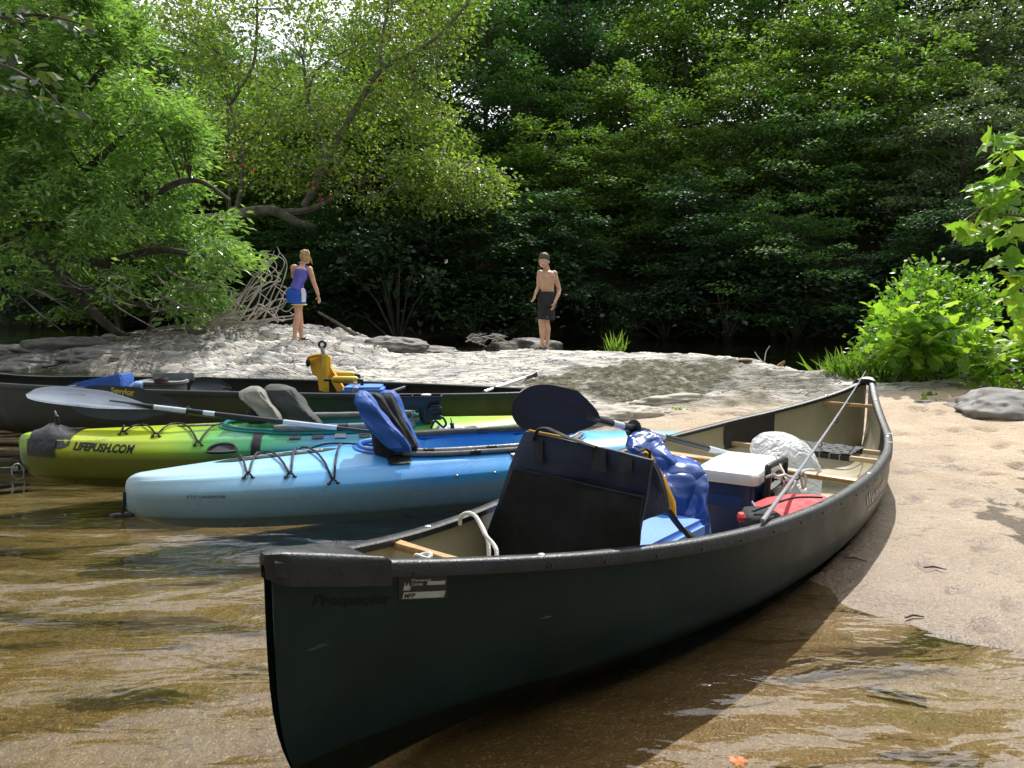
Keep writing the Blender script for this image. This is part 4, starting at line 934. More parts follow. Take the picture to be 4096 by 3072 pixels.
# paddle with the dark blade and yellow name
q_end = W(330, 431, 4.95); q_neck = W(178, 412, 4.9); q_tip = W(70, 399, 4.85)
pe = tag(empty('kayak_paddle', q_neck), 'paddle with a matt dark blade and yellow name, behind the shiny grey blade', 'paddle', 'paddles')
bl = blade_mesh(W(181, 409, 4.88), W(70, 398, 4.98), Vector((.02, .25, 1)), .22, asym=-.1, dish=.015).build('blade', M['dark_blade'], pe)
text_on('lettering', 'Sevylor', .052, lambda x, y: W(111 + x * 148, 392.5 + x * 17 - y * 148, 4.875), M['gold_lettering'], bl, bold=.0015)
text_on('lettering', 'PRO', .022, lambda x, y: W(127 + x * 148, 396.0 + x * 17 - y * 148, 4.875), M['gold_lettering'], bl)
shaft(pe, (W(172, 410, 4.86), q_end), [(0, .55, M['black_shaft'], 1), (.55, 1, M['white_shaft'], 1)])
# black paddle in the green canoe
n_ = W(592, 418, 3.0); e_ = W(728, 454, 3.72)
pf = tag(empty('kayak_paddle', n_), 'paddle with a black blade resting on the navy chair in the green canoe', 'paddle', 'paddles')
blade_mesh(W(598, 421, 3.01), W(514, 401, 2.78), Vector((.05, -.3, 1)), .2, asym=-.06, dish=.012).build('blade', M['black_blade'], pf)
shaft(pf, (n_, e_), [(0, .12, M['black_shaft'], 1.05), (.12, .19, M['white_shaft'], 1), (.19, .36, M['black_shaft'], 1.1), (.36, .47, M['white_shaft'], 1), (.47, .82, M['black_shaft'], 1), (.82, 1, M['white_shaft'], 1)], .0155)
dripring(pf, n_.lerp(e_, .26), e_ - n_, .04)
# ------------------------------------------------------------------ cargo in the green canoe
def panel(c, th, mname, name, parent, nu=14, nv=12, wr=.006, seed=1, sagtop=0, bulge=0):
    """slab through corners TL, TR, BR, BL"""
    TL, TR, BR_, BL_ = [Vector(p) for p in c]; n = (TR - TL).cross(BL_ - TL).normalized()
    if n.dot(CAMP - TL) < 0: n = -n
    rr = random.Random(seed); ph = [rr.uniform(0, 6) for _ in range(5)]; F_, B_ = [], []
    for j in range(nv + 1):
        v = j / nv; fr, bk = [], []
        for i in range(nu + 1):
            u = i / nu; p = (TL * (1 - u) + TR * u) * (1 - v) + (BL_ * (1 - u) + BR_ * u) * v
            d = wr * (math.sin(6 * u + 4 * v + ph[0]) + .6 * math.sin(11 * v - 5 * u + ph[1]) + .5 * math.sin(15 * u + 3 * v + ph[2])) + bulge * math.sin(math.pi * u) * math.sin(math.pi * v)
            p = p + Vector((0, 0, -sagtop * math.sin(math.pi * u) * (1 - v)))
            e = min(1, min(u, 1 - u, v, 1 - v) * 9 + .35)
            fr.append(p + n * (d + th / 2 * e)); bk.append(p + n * (d - th / 2 * e))
        F_.append(fr); B_.append(bk)
    mb = MB(); mb.sheet(F_); mb.sheet(B_)
    per = [(0, i) for i in range(nu)] + [(j, nu) for j in range(nv)] + [(nv, i) for i in range(nu, 0, -1)] + [(j, 0) for j in range(nv, 0, -1)]
    a = [F_[j][i] for j, i in per]; b = [B_[j][i] for j, i in per]; mb.loft([a, b], False)
    return mb.build(name, M[mname], parent, weld=True, angle=60)
ch = tag(empty('boat_chair', L(1.3, 0, .1)), 'navy and black padded chair seen from behind in the green canoe', 'chair', None)
def DC(px, py): return 2.67 - .31 * (px - 525) / 128 + .05 * (py - 445) / 115
TL, TR, BR2, BL2 = W(525, 431, DC(525, 431)), W(653, 460, DC(653, 460)), W(636, 566, DC(636, 566)), W(480, 562, DC(480, 562))
bk = panel((TL, TR, BR2, BL2), .045, 'navy_fabric', 'backrest', ch, wr=.009, seed=2, sagtop=-.004)
pk = panel((W(515, 469, DC(515, 469) - .05), W(643, 497, DC(643, 497) - .05), W(637, 568, DC(637, 568) - .05), W(478, 564, DC(478, 564) - .05)), .016, 'mesh_fabric', 'mesh_pocket', ch, wr=.008, seed=3)
MB().tube([W(x_, y_, DC(x_, y_) - .058) for x_, y_ in ((515, 469), (560, 478), (605, 489), (643, 497))], .0035, 6).build('piping', M['black_fabric'], pk)
MB().tube([W(x_, y_, DC(x_, y_) + .0) for x_, y_ in ((529, 430.5), (560, 436.5), (583, 441.5))], .004, 6).build('piping', M['yellow_fabric'], bk)
for i, (x0, y0, x1, y1, D) in enumerate(((592, 446, 606, 470, DC(592, 446) - .02), (620, 455, 632, 472, DC(620, 455) - .02), (534, 436, 543, 462, DC(534, 436) - .02))):
    panel((W(x0, y0, D), W(x1, y0 + 3, D - .03), W(x1, y1 + 2, D - .05), W(x0, y1, D - .02)), .012, 'black_fabric', 'webbing_tab', ch, wr=.001, nu=4, nv=4)
MB().tube(smooth_path([W(x_, y_, DC(x_, y_) - .03) for x_, y_ in ((534, 440), (538, 430), (546, 428), (556, 432), (572, 439), (596, 447))], 5), .012, 8, flat=.3).build('shoulder_strap', M['black_fabric'], ch)
mb = MB(); mb.prism([W(645, 461, 2.460), W(654, 461, 2.440), W(660, 474, 2.460), (W(665, 492, 2.500)), W(668, 508, 2.540), W(664, 514, 2.540), W(654, 516, 2.500), W(641, 522, 2.460), W(636, 524, 2.440), W(638, 490, 2.460)], Vector((.012, .02, 0))); mb.build('side_wing', M['navy_fabric'], ch, bevel=.008)
mb = MB(); mb.prism([W(642, 452, 2.580), W(648, 450, 2.600), (W(652, 457, 2.600)), W(664, 477, 2.620), W(675, 502, 2.640), W(676, 518, 2.640), W(669, 514, 2.640), W(662, 492, 2.620), W(652, 468, 2.600)], Vector((.006, .012, 0))); mb.build('side_lining', M['yellow_fabric'], ch, bevel=.004)
MB().tube([W(638, 452, 2.560), W(645, 448, 2.570), W(650, 452, 2.570), W(650, 460, 2.560)], .012, 8, flat=.4).build('webbing_tab', M['black_fabric'], ch)
MB().tube([W(667, 509, 2.56), W(676, 522, 2.6), W(684, 532, 2.62)], .02, 8, flat=.2).build('side_strap', M['black_fabric'], ch)
MB().tube([W(680, 527, 2.62), W(688, 534, 2.63), W(694, 540, 2.64), W(699, 545, 2.64)], [.016, .028, .026, .014], 8, flat=.45).build('buckle', M['black_plastic'], ch)
MB().ring([W(650 + 3 * math.cos(u), 501 + 3.4 * math.sin(u), 2.655) for u in np.linspace(0, 2 * math.pi, 13)[:-1]], .003, 6).build('eyelet', M['metal'], ch)
mb = MB(); c0 = L(1.46, .0, .235); Mx = Matrix((CX, CR_, Vector((0, 0, 1)))).transposed()
mb.box(c0, (.5, .52, .075), M=Mx); mb.build('seat_pad', M['pad_blue'], ch, bevel=.02)
mb = MB(); mb.box(L(1.46, 0, .1), (.42, .44, .17), M=Mx); mb.build('seat_base', M['black_fabric'], ch, bevel=.02)
# blue dry bag
dbm = NT('dry_bag'); nv_ = dbm.noise(3.4, 2, .45, dist=1.6); n2_ = dbm.noise(8, 2, .45, dist=1.0)
cc = dbm.ramp(nv_, [(.35, (.01, .05, .27)), (.65, (.018, .09, .42))])
M['dry_bag'] = dbm.done(dbm.bsdf(cc, .32, dbm.bump(dbm.math('ADD', dbm.math('ABSOLUTE', dbm.math('SUBTRACT', dbm.noise(3.0, 2, .35, dist=1.5), .5)), dbm.math('MULTIPLY', dbm.math('ABSOLUTE', dbm.math('SUBTRACT', dbm.noise(7, 1, .4, dist=1.0), .5)), .25)), 1.0, .16), Coat_Weight=.2, Coat_Roughness=.2))
bag = tag(empty('dry_bag', L(2.0, -.05, .05)), 'crumpled shiny blue vinyl bag between the navy chair and the cooler', 'bag', None)
loftrows([(456, 662, 684, 3.14, .03), (461, 650, 697, 3.12, .08), (468, 646, 702, 3.1, .11), (480, 648, 704, 3.08, .13), (500, 652, 704, 3.06, .13), (520, 658, 705, 3.04, .13), (548, 662, 709, 3.0, .12)], noise=.09, seed=21, freq=5, sq=3.4, n=36).build('bag_body', M['dry_bag'], bag)
loftrows([(430.5, 636, 648, 3.16, .012), (436, 628, 660, 3.14, .03), (446, 625, 666, 3.12, .045), (458, 630, 674, 3.1, .07), (470, 640, 684, 3.1, .08)], noise=.08, seed=22, sq=3.4, n=36).build('rolled_top', M['dry_bag'], bag)
# cooler
CC = Vector((1.045, 3.415, 0)); cu = Vector((.253, .41, 0)).normalized(); cv = Vector((cu.y, -cu.x, 0))
def K(u, v, z): return CC + cu * u + cv * v + Vector((0, 0, z))
co = tag(empty('cooler', K(0, 0, .02)), 'dark blue wheeled cooler with white lid and black pull handle', 'cooler', None)
def rrect(hu, hv, r, z, n=5):
    o = []
    for k, (sx, sy) in enumerate(((1, 1), (-1, 1), (-1, -1), (1, -1))):
        for i in range(n):
            a = math.pi / 2 * (k + i / (n - 1)); o.append(K(sx * (hu - r) + r * math.cos(a), sy * (hv - r) + r * math.sin(a), z))
    return o
cbody = MB().loft([rrect(.205, .112, .03, .02), rrect(.215, .12, .03, .04), rrect(.228, .13, .035, .318)]).build('cooler_body', M['cooler_blue'], co)
MB().loft([rrect(.236, .138, .038, .312), rrect(.24, .142, .04, .318), rrect(.24, .142, .04, .345), rrect(.232, .134, .038, .36), rrect(.19, .1, .035, .366), rrect(.185, .095, .03, .366)]).build('lid', M['white_plastic'], co, angle=50)
mb = MB(); mb.loft([[K(-.216 - d, v_, z_) for v_, z_ in ((-.09 + e_, .205 + e_), (.07 - e_, .205 + e_), (.085 - e_, .235), (.07 - e_, .262 - e_), (-.075 + e_, .262 - e_), (-.095 + e_, .24))] for d, e_ in ((0, 0), (.012, .006))]); mb.build('side_panel', mat('cooler_panel', (.02, .055, .2), .3), cbody)
for v_ in (-.045, .045): MB().tube([K(.03 + v_ * 0 + .0, .148, .12), K(.03, .15, .3)], .013, 8).build('handle_post', M['black_plastic'], co) if v_ > 0 else None
hA, hB = W(768, 471, 3.22), W(785, 463, 3.4)
hd = MB().tube(smooth_path([hA + Vector((0, 0, -.16)), hA + Vector((0, 0, -.03)), hA, hA.lerp(hB, .06) + Vector((0, 0, .018)), hA.lerp(hB, .94) + Vector((0, 0, .018)), hB, hB + Vector((0, 0, -.03)), hB + Vector((0, 0, -.16))], 4), .014, 10).build('pull_handle', M['black_plastic'], co)
mb = MB(); mb.box(hA.lerp(hB, .5) + Vector((-.01, .0, -.17)), (.05, .2, .18), math.atan2(cu.y, cu.x) - math.pi / 2); mb.build('handle_housing', M['black_plastic'], co, bevel=.01)
def C4(x, y, D=3.3): return W((2550 + x / 2.212) / 4, (1750 + y / 2.212) / 4, D)
mb = MB(); mb.tube(smooth_path([C4(1140, 350, 3.2), C4(1200, 330, 3.16), C4(1240, 345, 3.16), C4(1300, 330, 3.2), C4(1350, 350, 3.2), C4(1420, 340, 3.2), C4(1450, 305, 3.2), C4(1480, 330, 3.2), C4(1490, 400, 3.2), C4(1465, 450, 3.2), C4(1450, 380, 3.18), C4(1440, 320, 3.18), C4(1500, 285, 3.22), C4(1560, 290, 3.3)], 5), .006, 6)
mb.tube(smooth_path([C4(1440, 320, 3.19), C4(1400, 400, 3.18), C4(1360, 470, 3.16), C4(1350, 530, 3.15)], 5), .005, 6); mb.tube(smooth_path([C4(1430, 330, 3.2), C4(1330, 380, 3.2), C4(1290, 300, 3.25), C4(1250, 230, 3.3), C4(1215, 140, 3.35)], 5), .005, 6)
tag(mb.build('cord', M['white_cord']), 'tangled white and brown cord tied to the cooler handle', 'cord')
mb = MB(); mb.tube(smooth_path([C4(1270, 340, 3.17), C4(1310, 420, 3.15), C4(1345, 380, 3.15), C4(1370, 400, 3.15), C4(1350, 425, 3.15), C4(1310, 380, 3.15), C4(1290, 460, 3.15), C4(1320, 500, 3.15)], 5), .0035, 6); tag(mb.build('cord', M['brown_cord']), 'thin brown cord dangling beside the cooler handle', 'cord')
# white bag
t = NT('white_bag'); b_ = t.bsdf((.82, .83, .84), .42, t.bump(t.math('ABSOLUTE', t.math('SUBTRACT', t.noise(8, 3, .5, dist=1.6), .5)), .9, .08)); tr = t.n('ShaderNodeBsdfTranslucent'); tr.inputs[0].default_value = (.75, .78, .82, 1); ms = t.n('ShaderNodeMixShader'); ms.inputs[0].default_value = .35
t.l(b_, ms.inputs[1]); t.l(tr.outputs[0], ms.inputs[2]); M['white_bag'] = t.done(ms.outputs[0])
wb = loftrows([(432, 766, 786, 3.98, .04), (436, 759, 794, 3.97, .09), (442, 753, 803, 3.96, .13), (452, 750, 809, 3.94, .16), (465, 756, 815, 3.92, .18), (480, 768, 818, 3.9, .18), (495, 776, 819, 3.88, .18), (512, 780, 818, 3.86, .16)], noise=.09, seed=31, freq=4, n=30).build('plastic_bag', M['white_bag'])
tag(wb, 'bulging white plastic bag behind the cooler', 'bag')
# red bag
rb = tag(empty('soft_bag', L(2.05, .42, .05)), 'red soft bag with black trim along the hull side', 'bag', None)
loftrows([(495.5, 796, 820, 3.04, .02), (498, 784, 828, 3.03, .06), (503, 768, 826, 3.02, .1), (509, 757, 818, 3.0, .12), (517, 752, 800, 3.0, .1), (530, 750, 782, 3.0, .08)], noise=.02, seed=41, sq=3.2).build('bag_body', M['red_fabric'], rb)
loftrows([(509, 745, 772, 2.84, .05), (514, 742, 780, 2.82, .06), (524, 741, 778, 2.8, .06), (535, 741, 776, 2.8, .06)], noise=.03, seed=42, sq=3).build('end_pocket', M['black_fabric'], rb)
loftrows([(512, 738, 744, 2.76, .012), (517, 737, 746, 2.75, .014), (522, 738, 744, 2.75, .012)], seed=43).build('red_patch', M['red_fabric'], rb)
MB().tube([W(753, 506, 2.83), W(752, 502, 2.83), W(755, 507, 2.82)], .005, 6).build('zip_pull', M['metal'], rb)
MB().tube(smooth_path([W(754, 511, 2.79), W(775, 503.5, 2.81), W(796, 497.5, 2.88), W(822, 497.5, 2.93)], 5), .004, 6).build('zip_trim', M['black_fabric'], rb)
# fishing rod
r0, r1 = W(762.5, 521, 2.6), W(865.5, 371.5, 5.35)
rod = tag(empty('fishing_rod', r0), 'thin grey fishing rod slanting up over the green canoe', 'fishing rod', None)
MB().tube([r0.lerp(r1, f) + Vector((0, 0, -.02 * math.sin(math.pi * f))) for f in np.linspace(0, 1, 12)], [.0085 - .0055 * f for f in np.linspace(0, 1, 12)], 8).build('rod_blank', mat('rod_grey', (.33, .34, .38), .35), rod)
for f in (.2, .38, .55, .7, .82, .92, 1):
    c = r0.lerp(r1, f) + Vector((0, 0, -.02 * math.sin(math.pi * f) - .016)); MB().ring([c + Vector((.012 * math.cos(u), 0, .012 * math.sin(u))) for u in np.linspace(0, 2 * math.pi, 11)[:-1]], .003, 5).build('line_guide', M['black_plastic'], rod)
# white rope over the near gunwale
mb = MB(); P4 = lambda x, y, D: W((1000 + x / 1.548) / 4, (2000 + y / 1.548) / 4, D)
mb.tube(smooth_path([P4(1300, 150, 2.46), P4(1305, 105, 2.44), P4(1345, 80, 2.40), P4(1395, 100, 2.36), P4(1430, 160, 2.32), P4(1460, 220, 2.28), P4(1500, 265, 2.25), P4(1525, 310, 2.22), P4(1527, 370, 2.2)], 6), .0065, 8)
mb.tube(smooth_path([P4(1400, 104, 2.37), P4(1440, 170, 2.33), P4(1468, 240, 2.29), P4(1478, 300, 2.26), P4(1478, 380, 2.24)], 6), .0065, 8)
tag(mb.build('rope', M['white_cord']), 'doubled white rope hanging over the left gunwale into the green canoe', 'rope')
mb = MB(); c = P4(1072, 346, 1.97)
mb.ring([c + Vector((.02 * math.cos(u), .012 * math.sin(u), .004 * math.sin(2 * u))) for u in np.linspace(0, 2 * math.pi, 17)[:-1]], .006, 8); tag(mb.build('rope_loop', M['white_cord']), 'white rope loop knotted on the wooden carry handle near the bow', 'rope')
# ------------------------------------------------------------------ cargo in the rear canoe
mb = MB(); mb.prism([W(62, 388, 6.55), W(82, 381, 6.5), W(104, 377, 6.5), W(126, 372.5, 6.45), W(128.5, 378, 6.45), W(128, 392, 6.4), W(62, 394, 6.5)], Vector((.01, .09, 0)))
tag(mb.build('tarp', M['blue_fabric'], bevel=.01), 'bright blue folded tarp in the left part of the rear canoe', 'tarp')
bx = tag(empty('storage_box', W(163, 392, 6.45)), 'grey plastic container with a raised rim in the rear canoe', 'container', None)
c = W(163, 384, 6.5); MB().loft([[c + Vector((math.copysign(abs(math.cos(u)) ** .6, math.cos(u)) * .19 * k, math.copysign(abs(math.sin(u)) ** .6, math.sin(u)) * .14 * k, z)) for u in np.linspace(0, 2 * math.pi, 25)[:-1]] for k, z in ((.9, -.25), (.96, .0), (1.06, .01), (1.06, .03), (.96, .035), (.9, .02))]).build('box_body', M['foam_grey'], bx)
MB().box(c + Vector((.04, .12, .05)), (.36, .02, .07)).build('box_lid', M['foam_grey'], bx, bevel=.006)
mb = MB(); c = W(161, 381, 6.3)
for k in range(4): mb.ring([c + Vector((.052 * math.cos(u), .052 * math.sin(u), -.012 + .011 * k)) for u in np.linspace(0, 2 * math.pi, 17)[:-1]], .006, 6)
tag(mb.build('coiled_cable', mat('cable_brown', (.06, .025, .018), .4)), 'dark brown coiled cable lying on the grey container', 'cable')
def bottle(px, py0, py1, D, m, label, cap):
    b = W(px, py1, D); h = (py1 - py0) * D / F; r = h * .32; root = tag(empty('bottle', b), label, 'bottle', None)
    prof = [(0.0, .8), (.03, 1), (.3, .92), (.34, .98), (.6, .98), (.74, .6), (.84, .38), (.86, .38)]
    MB().loft([[b + Vector((r * k * math.cos(u), r * k * math.sin(u), h * z)) for u in np.linspace(0, 2 * math.pi, 15)[:-1]] for z, k in prof]).build('bottle_body', m, root)
    MB().loft([[b + Vector((r * .42 * math.cos(u), r * .42 * math.sin(u), h * z)) for u in np.linspace(0, 2 * math.pi, 15)[:-1]] for z in (.85, 1.0)]).build('cap', cap, root)
t = NT('clear_plastic'); a_ = t.n('ShaderNodeBsdfTransparent'); a_.inputs[0].default_value = (.85, .88, .95, 1); g_ = t.n('ShaderNodeBsdfGlossy'); g_.inputs['Roughness'].default_value = .12; ms = t.n('ShaderNodeMixShader'); ms.inputs[0].default_value = .35; t.l(a_.outputs[0], ms.inputs[1]); t.l(g_.outputs[0], ms.inputs[2]); M['clear_plastic'] = t.done(ms.outputs[0])
bottle(355.5, 382, 396, 6.12, M['clear_plastic'], 'clear water bottle with a white cap in front of the blue cushion', M['white_plastic'])
mb = MB(); mb.tube([W(131, 388, 6.35), W(137, 385.5, 6.35), W(143, 386, 6.35)], [.025, .04, .035], 10); tag(mb.build('jug', mat('jug_blue', (.3, .5, .9), .4)), 'small pale blue jug between the blue tarp and grey container', 'jug')
tag(blade_mesh(W(232, 388, 6.3), W(190, 386, 6.35), Vector((0, .6, .8)), .16).build('paddle_blade', M['dark_blade']), 'dark paddle blade lying in the rear canoe right of the grey container', 'paddle')
mb = MB(); mb.box(W(364.5, 390, 6.3), (.33, .3, .075), .05); tag(mb.build('cushion', M['pad_blue'], bevel=.02), 'flat blue cushion on the floor below the yellow chair', 'cushion')
yc = tag(empty('camp_chair', W(325, 392, 6.3)), 'yellow folding camp chair standing in the rear canoe', 'chair', None)
MB().tube([W(322, 346, 6.3), W(323.5, 356, 6.3), W(325, 392, 6.3)], [.016, .017, .017], 10).build('upright', M['metal'], yc)
MB().tube([W(325, 355, 6.28), W(326, 392, 6.28)], .026, 10, flat=.5).build('sleeve', M['yellow_plastic'], yc)
MB().ring([W(322.3 + 3.3 * math.cos(u), 344.6 + 3.3 * math.sin(u), 6.3) for u in np.linspace(0, 2 * math.pi, 15)[:-1]], .011, 8).build('knob', M['black_plastic'], yc)
mb = MB(); mb.prism([W(309, 358, 6.45), W(316, 356, 6.45), W(325, 354.5, 6.35), W(330, 356, 6.35), W(331, 366, 6.35), W(334, 372, 6.3), W(346.5, 391, 6.25), W(338, 392, 6.25), W(329, 376, 6.3), W(327, 391, 6.3), W(320, 391, 6.35), W(318, 377, 6.4), W(313, 374, 6.45)], Vector((.004, .016, 0))); mb.build('fabric_back', M['yellow_fabric'], yc, bevel=.004)
MB().tube(smooth_path([W(308, 361, 6.42), W(309, 357.5, 6.4), W(316, 355.5, 6.38), W(325, 354.5, 6.33)], 4), .012, 8).build('fabric_hem', M['yellow_fabric'], yc)
MB().ell(W(308, 363, 6.4), (.02, .02, .035)).build('cord_lock', M['black_plastic'], yc)
for (x0, x1, y, D) in ((332, 358, 379.5, 6.15), (334, 355, 374.5, 6.4)):
    ar = MB().tube([W(x0, y, D), W(x0 + 2, y, D), W(x1 - 2, y + .3, D), W(x1, y + .3, D)], [.014, .03, .03, .018], 10, flat=1).build('armrest', M['yellow_plastic'], yc)
    MB().tube([W(x0 - 8, y + .5, D), W(x0, y + .5, D)], .012, 8).build('armrest_bar', M['black_plastic'], ar); MB().tube([W(x1 - 2, y, D), W(x1 + 4, y + 1, D), W(x1 + 4, y + 6, D)], .016, 8).build('armrest_end', M['black_plastic'], ar)
pp = tag(empty('push_pole', W(487, 391, 6.0)), 'grey aluminium pole with black grip leaning out of the rear canoe', 'pole', None)
MB().tube([W(484, 392.5, 5.95), W(527, 377.5, 6.5)], .02, 10).build('pole_shaft', M['metal'], pp); MB().tube([W(523, 379, 6.45), W(531, 376, 6.55), W(535, 374, 6.58), W(536.5, 377, 6.58)], [.022, .022, .028, .018], 10).build('grip', M['black_plastic'], pp)
# ------------------------------------------------------------------ people
def organic(mb, voxel, mats, name, parent, smooth=2, keep=None):
    me = mb.mesh('tmp', mats); o = bpy.data.objects.new('tmp', me); COL.objects.link(o)
    m = o.modifiers.new('r', 'REMESH'); m.mode = 'VOXEL'; m.voxel_size = voxel; m.use_smooth_shade = True
    s_ = o.modifiers.new('s', 'SMOOTH'); s_.factor = .5; s_.iterations = smooth
    dg = bpy.context.evaluated_depsgraph_get(); res = bpy.data.meshes.new_from_object(o.evaluated_get(dg)); bpy.data.objects.remove(o)
    res.materials.clear()
    for k in (mats if isinstance(mats, list) else [mats]): res.materials.append(k)
    if keep:
        bm = bmesh.new(); bm.from_mesh(res); bmesh.ops.delete(bm, geom=[v for v in bm.verts if not keep(v.co)], context='VERTS'); bm.to_mesh(res); bm.free()
    res.name = name; res.polygons.foreach_set('use_smooth', [True] * len(res.polygons))
    return link_mesh(name, res, parent)
def person(base, label, group='people on the rocks'):
    r = tag(empty('person', base), label, 'person', group)
    def P(x, y, z): return Vector(base) + Vector((x, y, z))
    return r, P
def hand(mb, w, d, side, curl, P0=None):
    """w wrist, d direction of the hand, side = direction of the thumb"""
    d = Vector(d).normalized(); side = Vector(side); side = (side - d * side.dot(d)).normalized(); n = d.cross(side).normalized()
    mb.tube([w, w + d * .03, w + d * .075, w + d * .085], [.024, .03, .034, .028], 10, flat=.6)
    for k, (o, ln) in enumerate(((.024, .068), (.008, .078), (-.008, .072), (-.024, .055))):
        b = w + d * .075 + side * o; c1 = d * math.cos(curl) + n * math.sin(curl); c2 = d * math.cos(curl * 2.2) + n * math.sin(curl * 2.2)
        mb.tube([b, b + d * ln * .35, b + d * ln * .35 + c1 * ln * .35, b + d * ln * .35 + c1 * ln * .35 + c2 * ln * .3], [.0095, .009, .0085, .007], 8)
    b = w + d * .03 + side * .025; mb.tube([b, b + d * .02 + side * .025, b + d * .05 + side * .032 + n * .01], [.012, .0105, .008], 8)
# woman
wbase = W(295, 341, 13.4); wbase.z = max(gz1(wbase.x + a_, wbase.y + b_) for a_ in (-.08, 0, .08, .14) for b_ in (-.12, 0, .2)) - .045
wo_, P = person(wbase, 'woman in purple tank top and blue shorts seen from behind on the left rock')
U = .00134
mb = MB()
mb.ell(P(.20, .10, 1.475), (.075, .095, .11), M=Matrix.Rotation(.5, 3, 'X') @ Matrix.Rotation(.15, 3, 'Y')); mb.ell(P(.215, .15, 1.44), (.05, .06, .07))
mb.tube([P(.155, .03, 1.31), P(.165, .06, 1.38), P(.185, .08, 1.43)], [.055, .048, .05], 12)
mb.tube([P(.06, .0, .93), P(.085, .0, 1.02), P(.13, .02, 1.16), P(.155, .03, 1.27), P(.15, .035, 1.33)], [.14, .115, .135, .14, .07], 16, flat=.72)
mb.ell(P(.02, .03, 1.30), (.07, .06, .06)); mb.ell(P(.275, .05, 1.27), (.065, .055, .06))
mb.tube([P(.05, 0, .78), P(.05, 0, .86), P(.06, 0, .95)], [.15, .165, .14], 16, flat=.8)
# standing leg
mb.tube([P(.085, 0, .82), P(.085, .0, .68), P(.068, .0, .5), P(.055, .0, .45), P(.035, -.01, .33), P(.0, 0, .13), P(-.01, 0, .06)], [.105, .088, .062, .056, .06, .036, .037], 14)
mb.tube([P(-.015, -.02, .045), P(.03, .0, .035), P(.075, .015, .025), P(.1, .02, .02)], [.035, .034, .032, .018], 10, flat=.7)
mb.ell(P(-.02, -.015, .035), (.035, .03, .03))
# other leg, behind and a little forward
mb.tube([P(.0, .06, .80), P(.03, .12, .66), P(.05, .16, .46), P(.055, .17, .3), P(.055, .2, .14), P(.055, .2, .09)], [.095, .08, .055, .056, .034, .035], 14)
mb.tube([P(.045, .19, .075), P(.09, .2, .065), P(.12, .2, .055)], [.034, .03, .018], 10, flat=.7)
# right arm hanging
mb.tube([P(.28, .04, 1.275), P(.315, .03, 1.18), P(.355, .04, 1.03), P(.385, .06, .93), P(.415, .08, .82)], [.052, .047, .038, .037, .026], 12)
hand(mb, P(.415, .08, .82), (.12, .1, -1), (-.5, -.4, 0), .25)
mb.tube([P(-.0, .04, 1.28), P(-.03, .14, 1.16), P(-.0, .24, 1.08), P(.03, .3, 1.02)], [.05, .043, .035, .027], 12)
hand(mb, P(.03, .3, 1.02), (.2, .5, .3), (0, 0, 1), .5)
body = organic(mb, .0085, M['skin_light'], 'body', wo_)
mb = MB()   # top
mb.tube([P(.058, .0, .925), P(.07, .0, .97), P(.09, .0, 1.04), P(.13, .02, 1.16), P(.155, .03, 1.255), P(.145, .035, 1.315)], [.158, .148, .128, .148, .15, .075], 18, flat=.76)
mb.ell(P(.05, .035, 1.315), (.045, .05, .035)); mb.ell(P(.225, .045, 1.305), (.04, .05, .035))
organic(mb, .011, M['purple_cloth'], 'tank_top', wo_, 2)
mb = MB()   # shorts
mb.tube([P(.04, 0, .68), P(.045, 0, .74), P(.05, 0, .84), P(.06, 0, .935)], [.165, .172, .182, .152], 18, flat=.84)
mb.tube([P(.085, 0, .8), P(.09, 0, .655)], [.12, .125], 16)
organic(mb, .011, M['shorts_blue'], 'shorts', wo_, 2)
mb = MB(); mb.sheet([[P(.05 + math.cos(a) * (rr_ + .004), math.sin(a) * (rr_ * .84 + .004), z) for a in np.linspace(-.85, -.3, 7)] for z, rr_ in ((.70, .176), (.76, .181), (.84, .186), (.92, .168))]); mb.build('side_stripe', M['white_cloth'], wo_)
mb = MB(); mb.ring([P(.088 + .13 * math.cos(a), .13 * math.sin(a), .657 + .0 * a) for a in np.linspace(0, 2 * math.pi, 25)[:-1]], .010, 6); mb.build('hem', M['lime_cloth'], wo_)
mb = MB(); mb.ell(P(.195, .075, 1.495), (.088, .105, .115), M=Matrix.Rotation(.5, 3, 'X')); mb.ell(P(.215, .03, 1.575), (.052, .05, .042))
rr = random.Random(5)
for k in range(46):
    a = rr.uniform(-2.6, .6); b = rr.uniform(-.3, 1.2); s0 = P(.205, .06, 1.52) + Vector((math.cos(a) * .08, math.sin(a) * .09, .06 * b)); e0 = P(.215, .035, 1.57) + Vector((rr.uniform(-.05, .05), rr.uniform(-.04, .03), rr.uniform(-.01, .05)))
    mb.tube([s0, s0.lerp(e0, .5) + Vector((rr.uniform(-.02, .02), rr.uniform(-.03, 0), .015)), e0], [.012, .010, .004], 5)
for k in range(10): s0 = P(.265, .1, 1.5); mb.tube([s0, s0 + Vector((.015 + .002 * k, .02, -.05)), s0 + Vector((.02 + .004 * k, .01, -.1 - .006 * k))], [.012, .011, .003], 5)
organic(mb, .0075, M['hair_blond'], 'hair', wo_, 1)
MB().tube([P(.11, -.035, 1.385), P(.15, -.06, 1.39), P(.19, -.04, 1.4)], .008, 6).build('sunglass_strap', mat('strap_pink', (.6, .25, .4), .5), wo_)
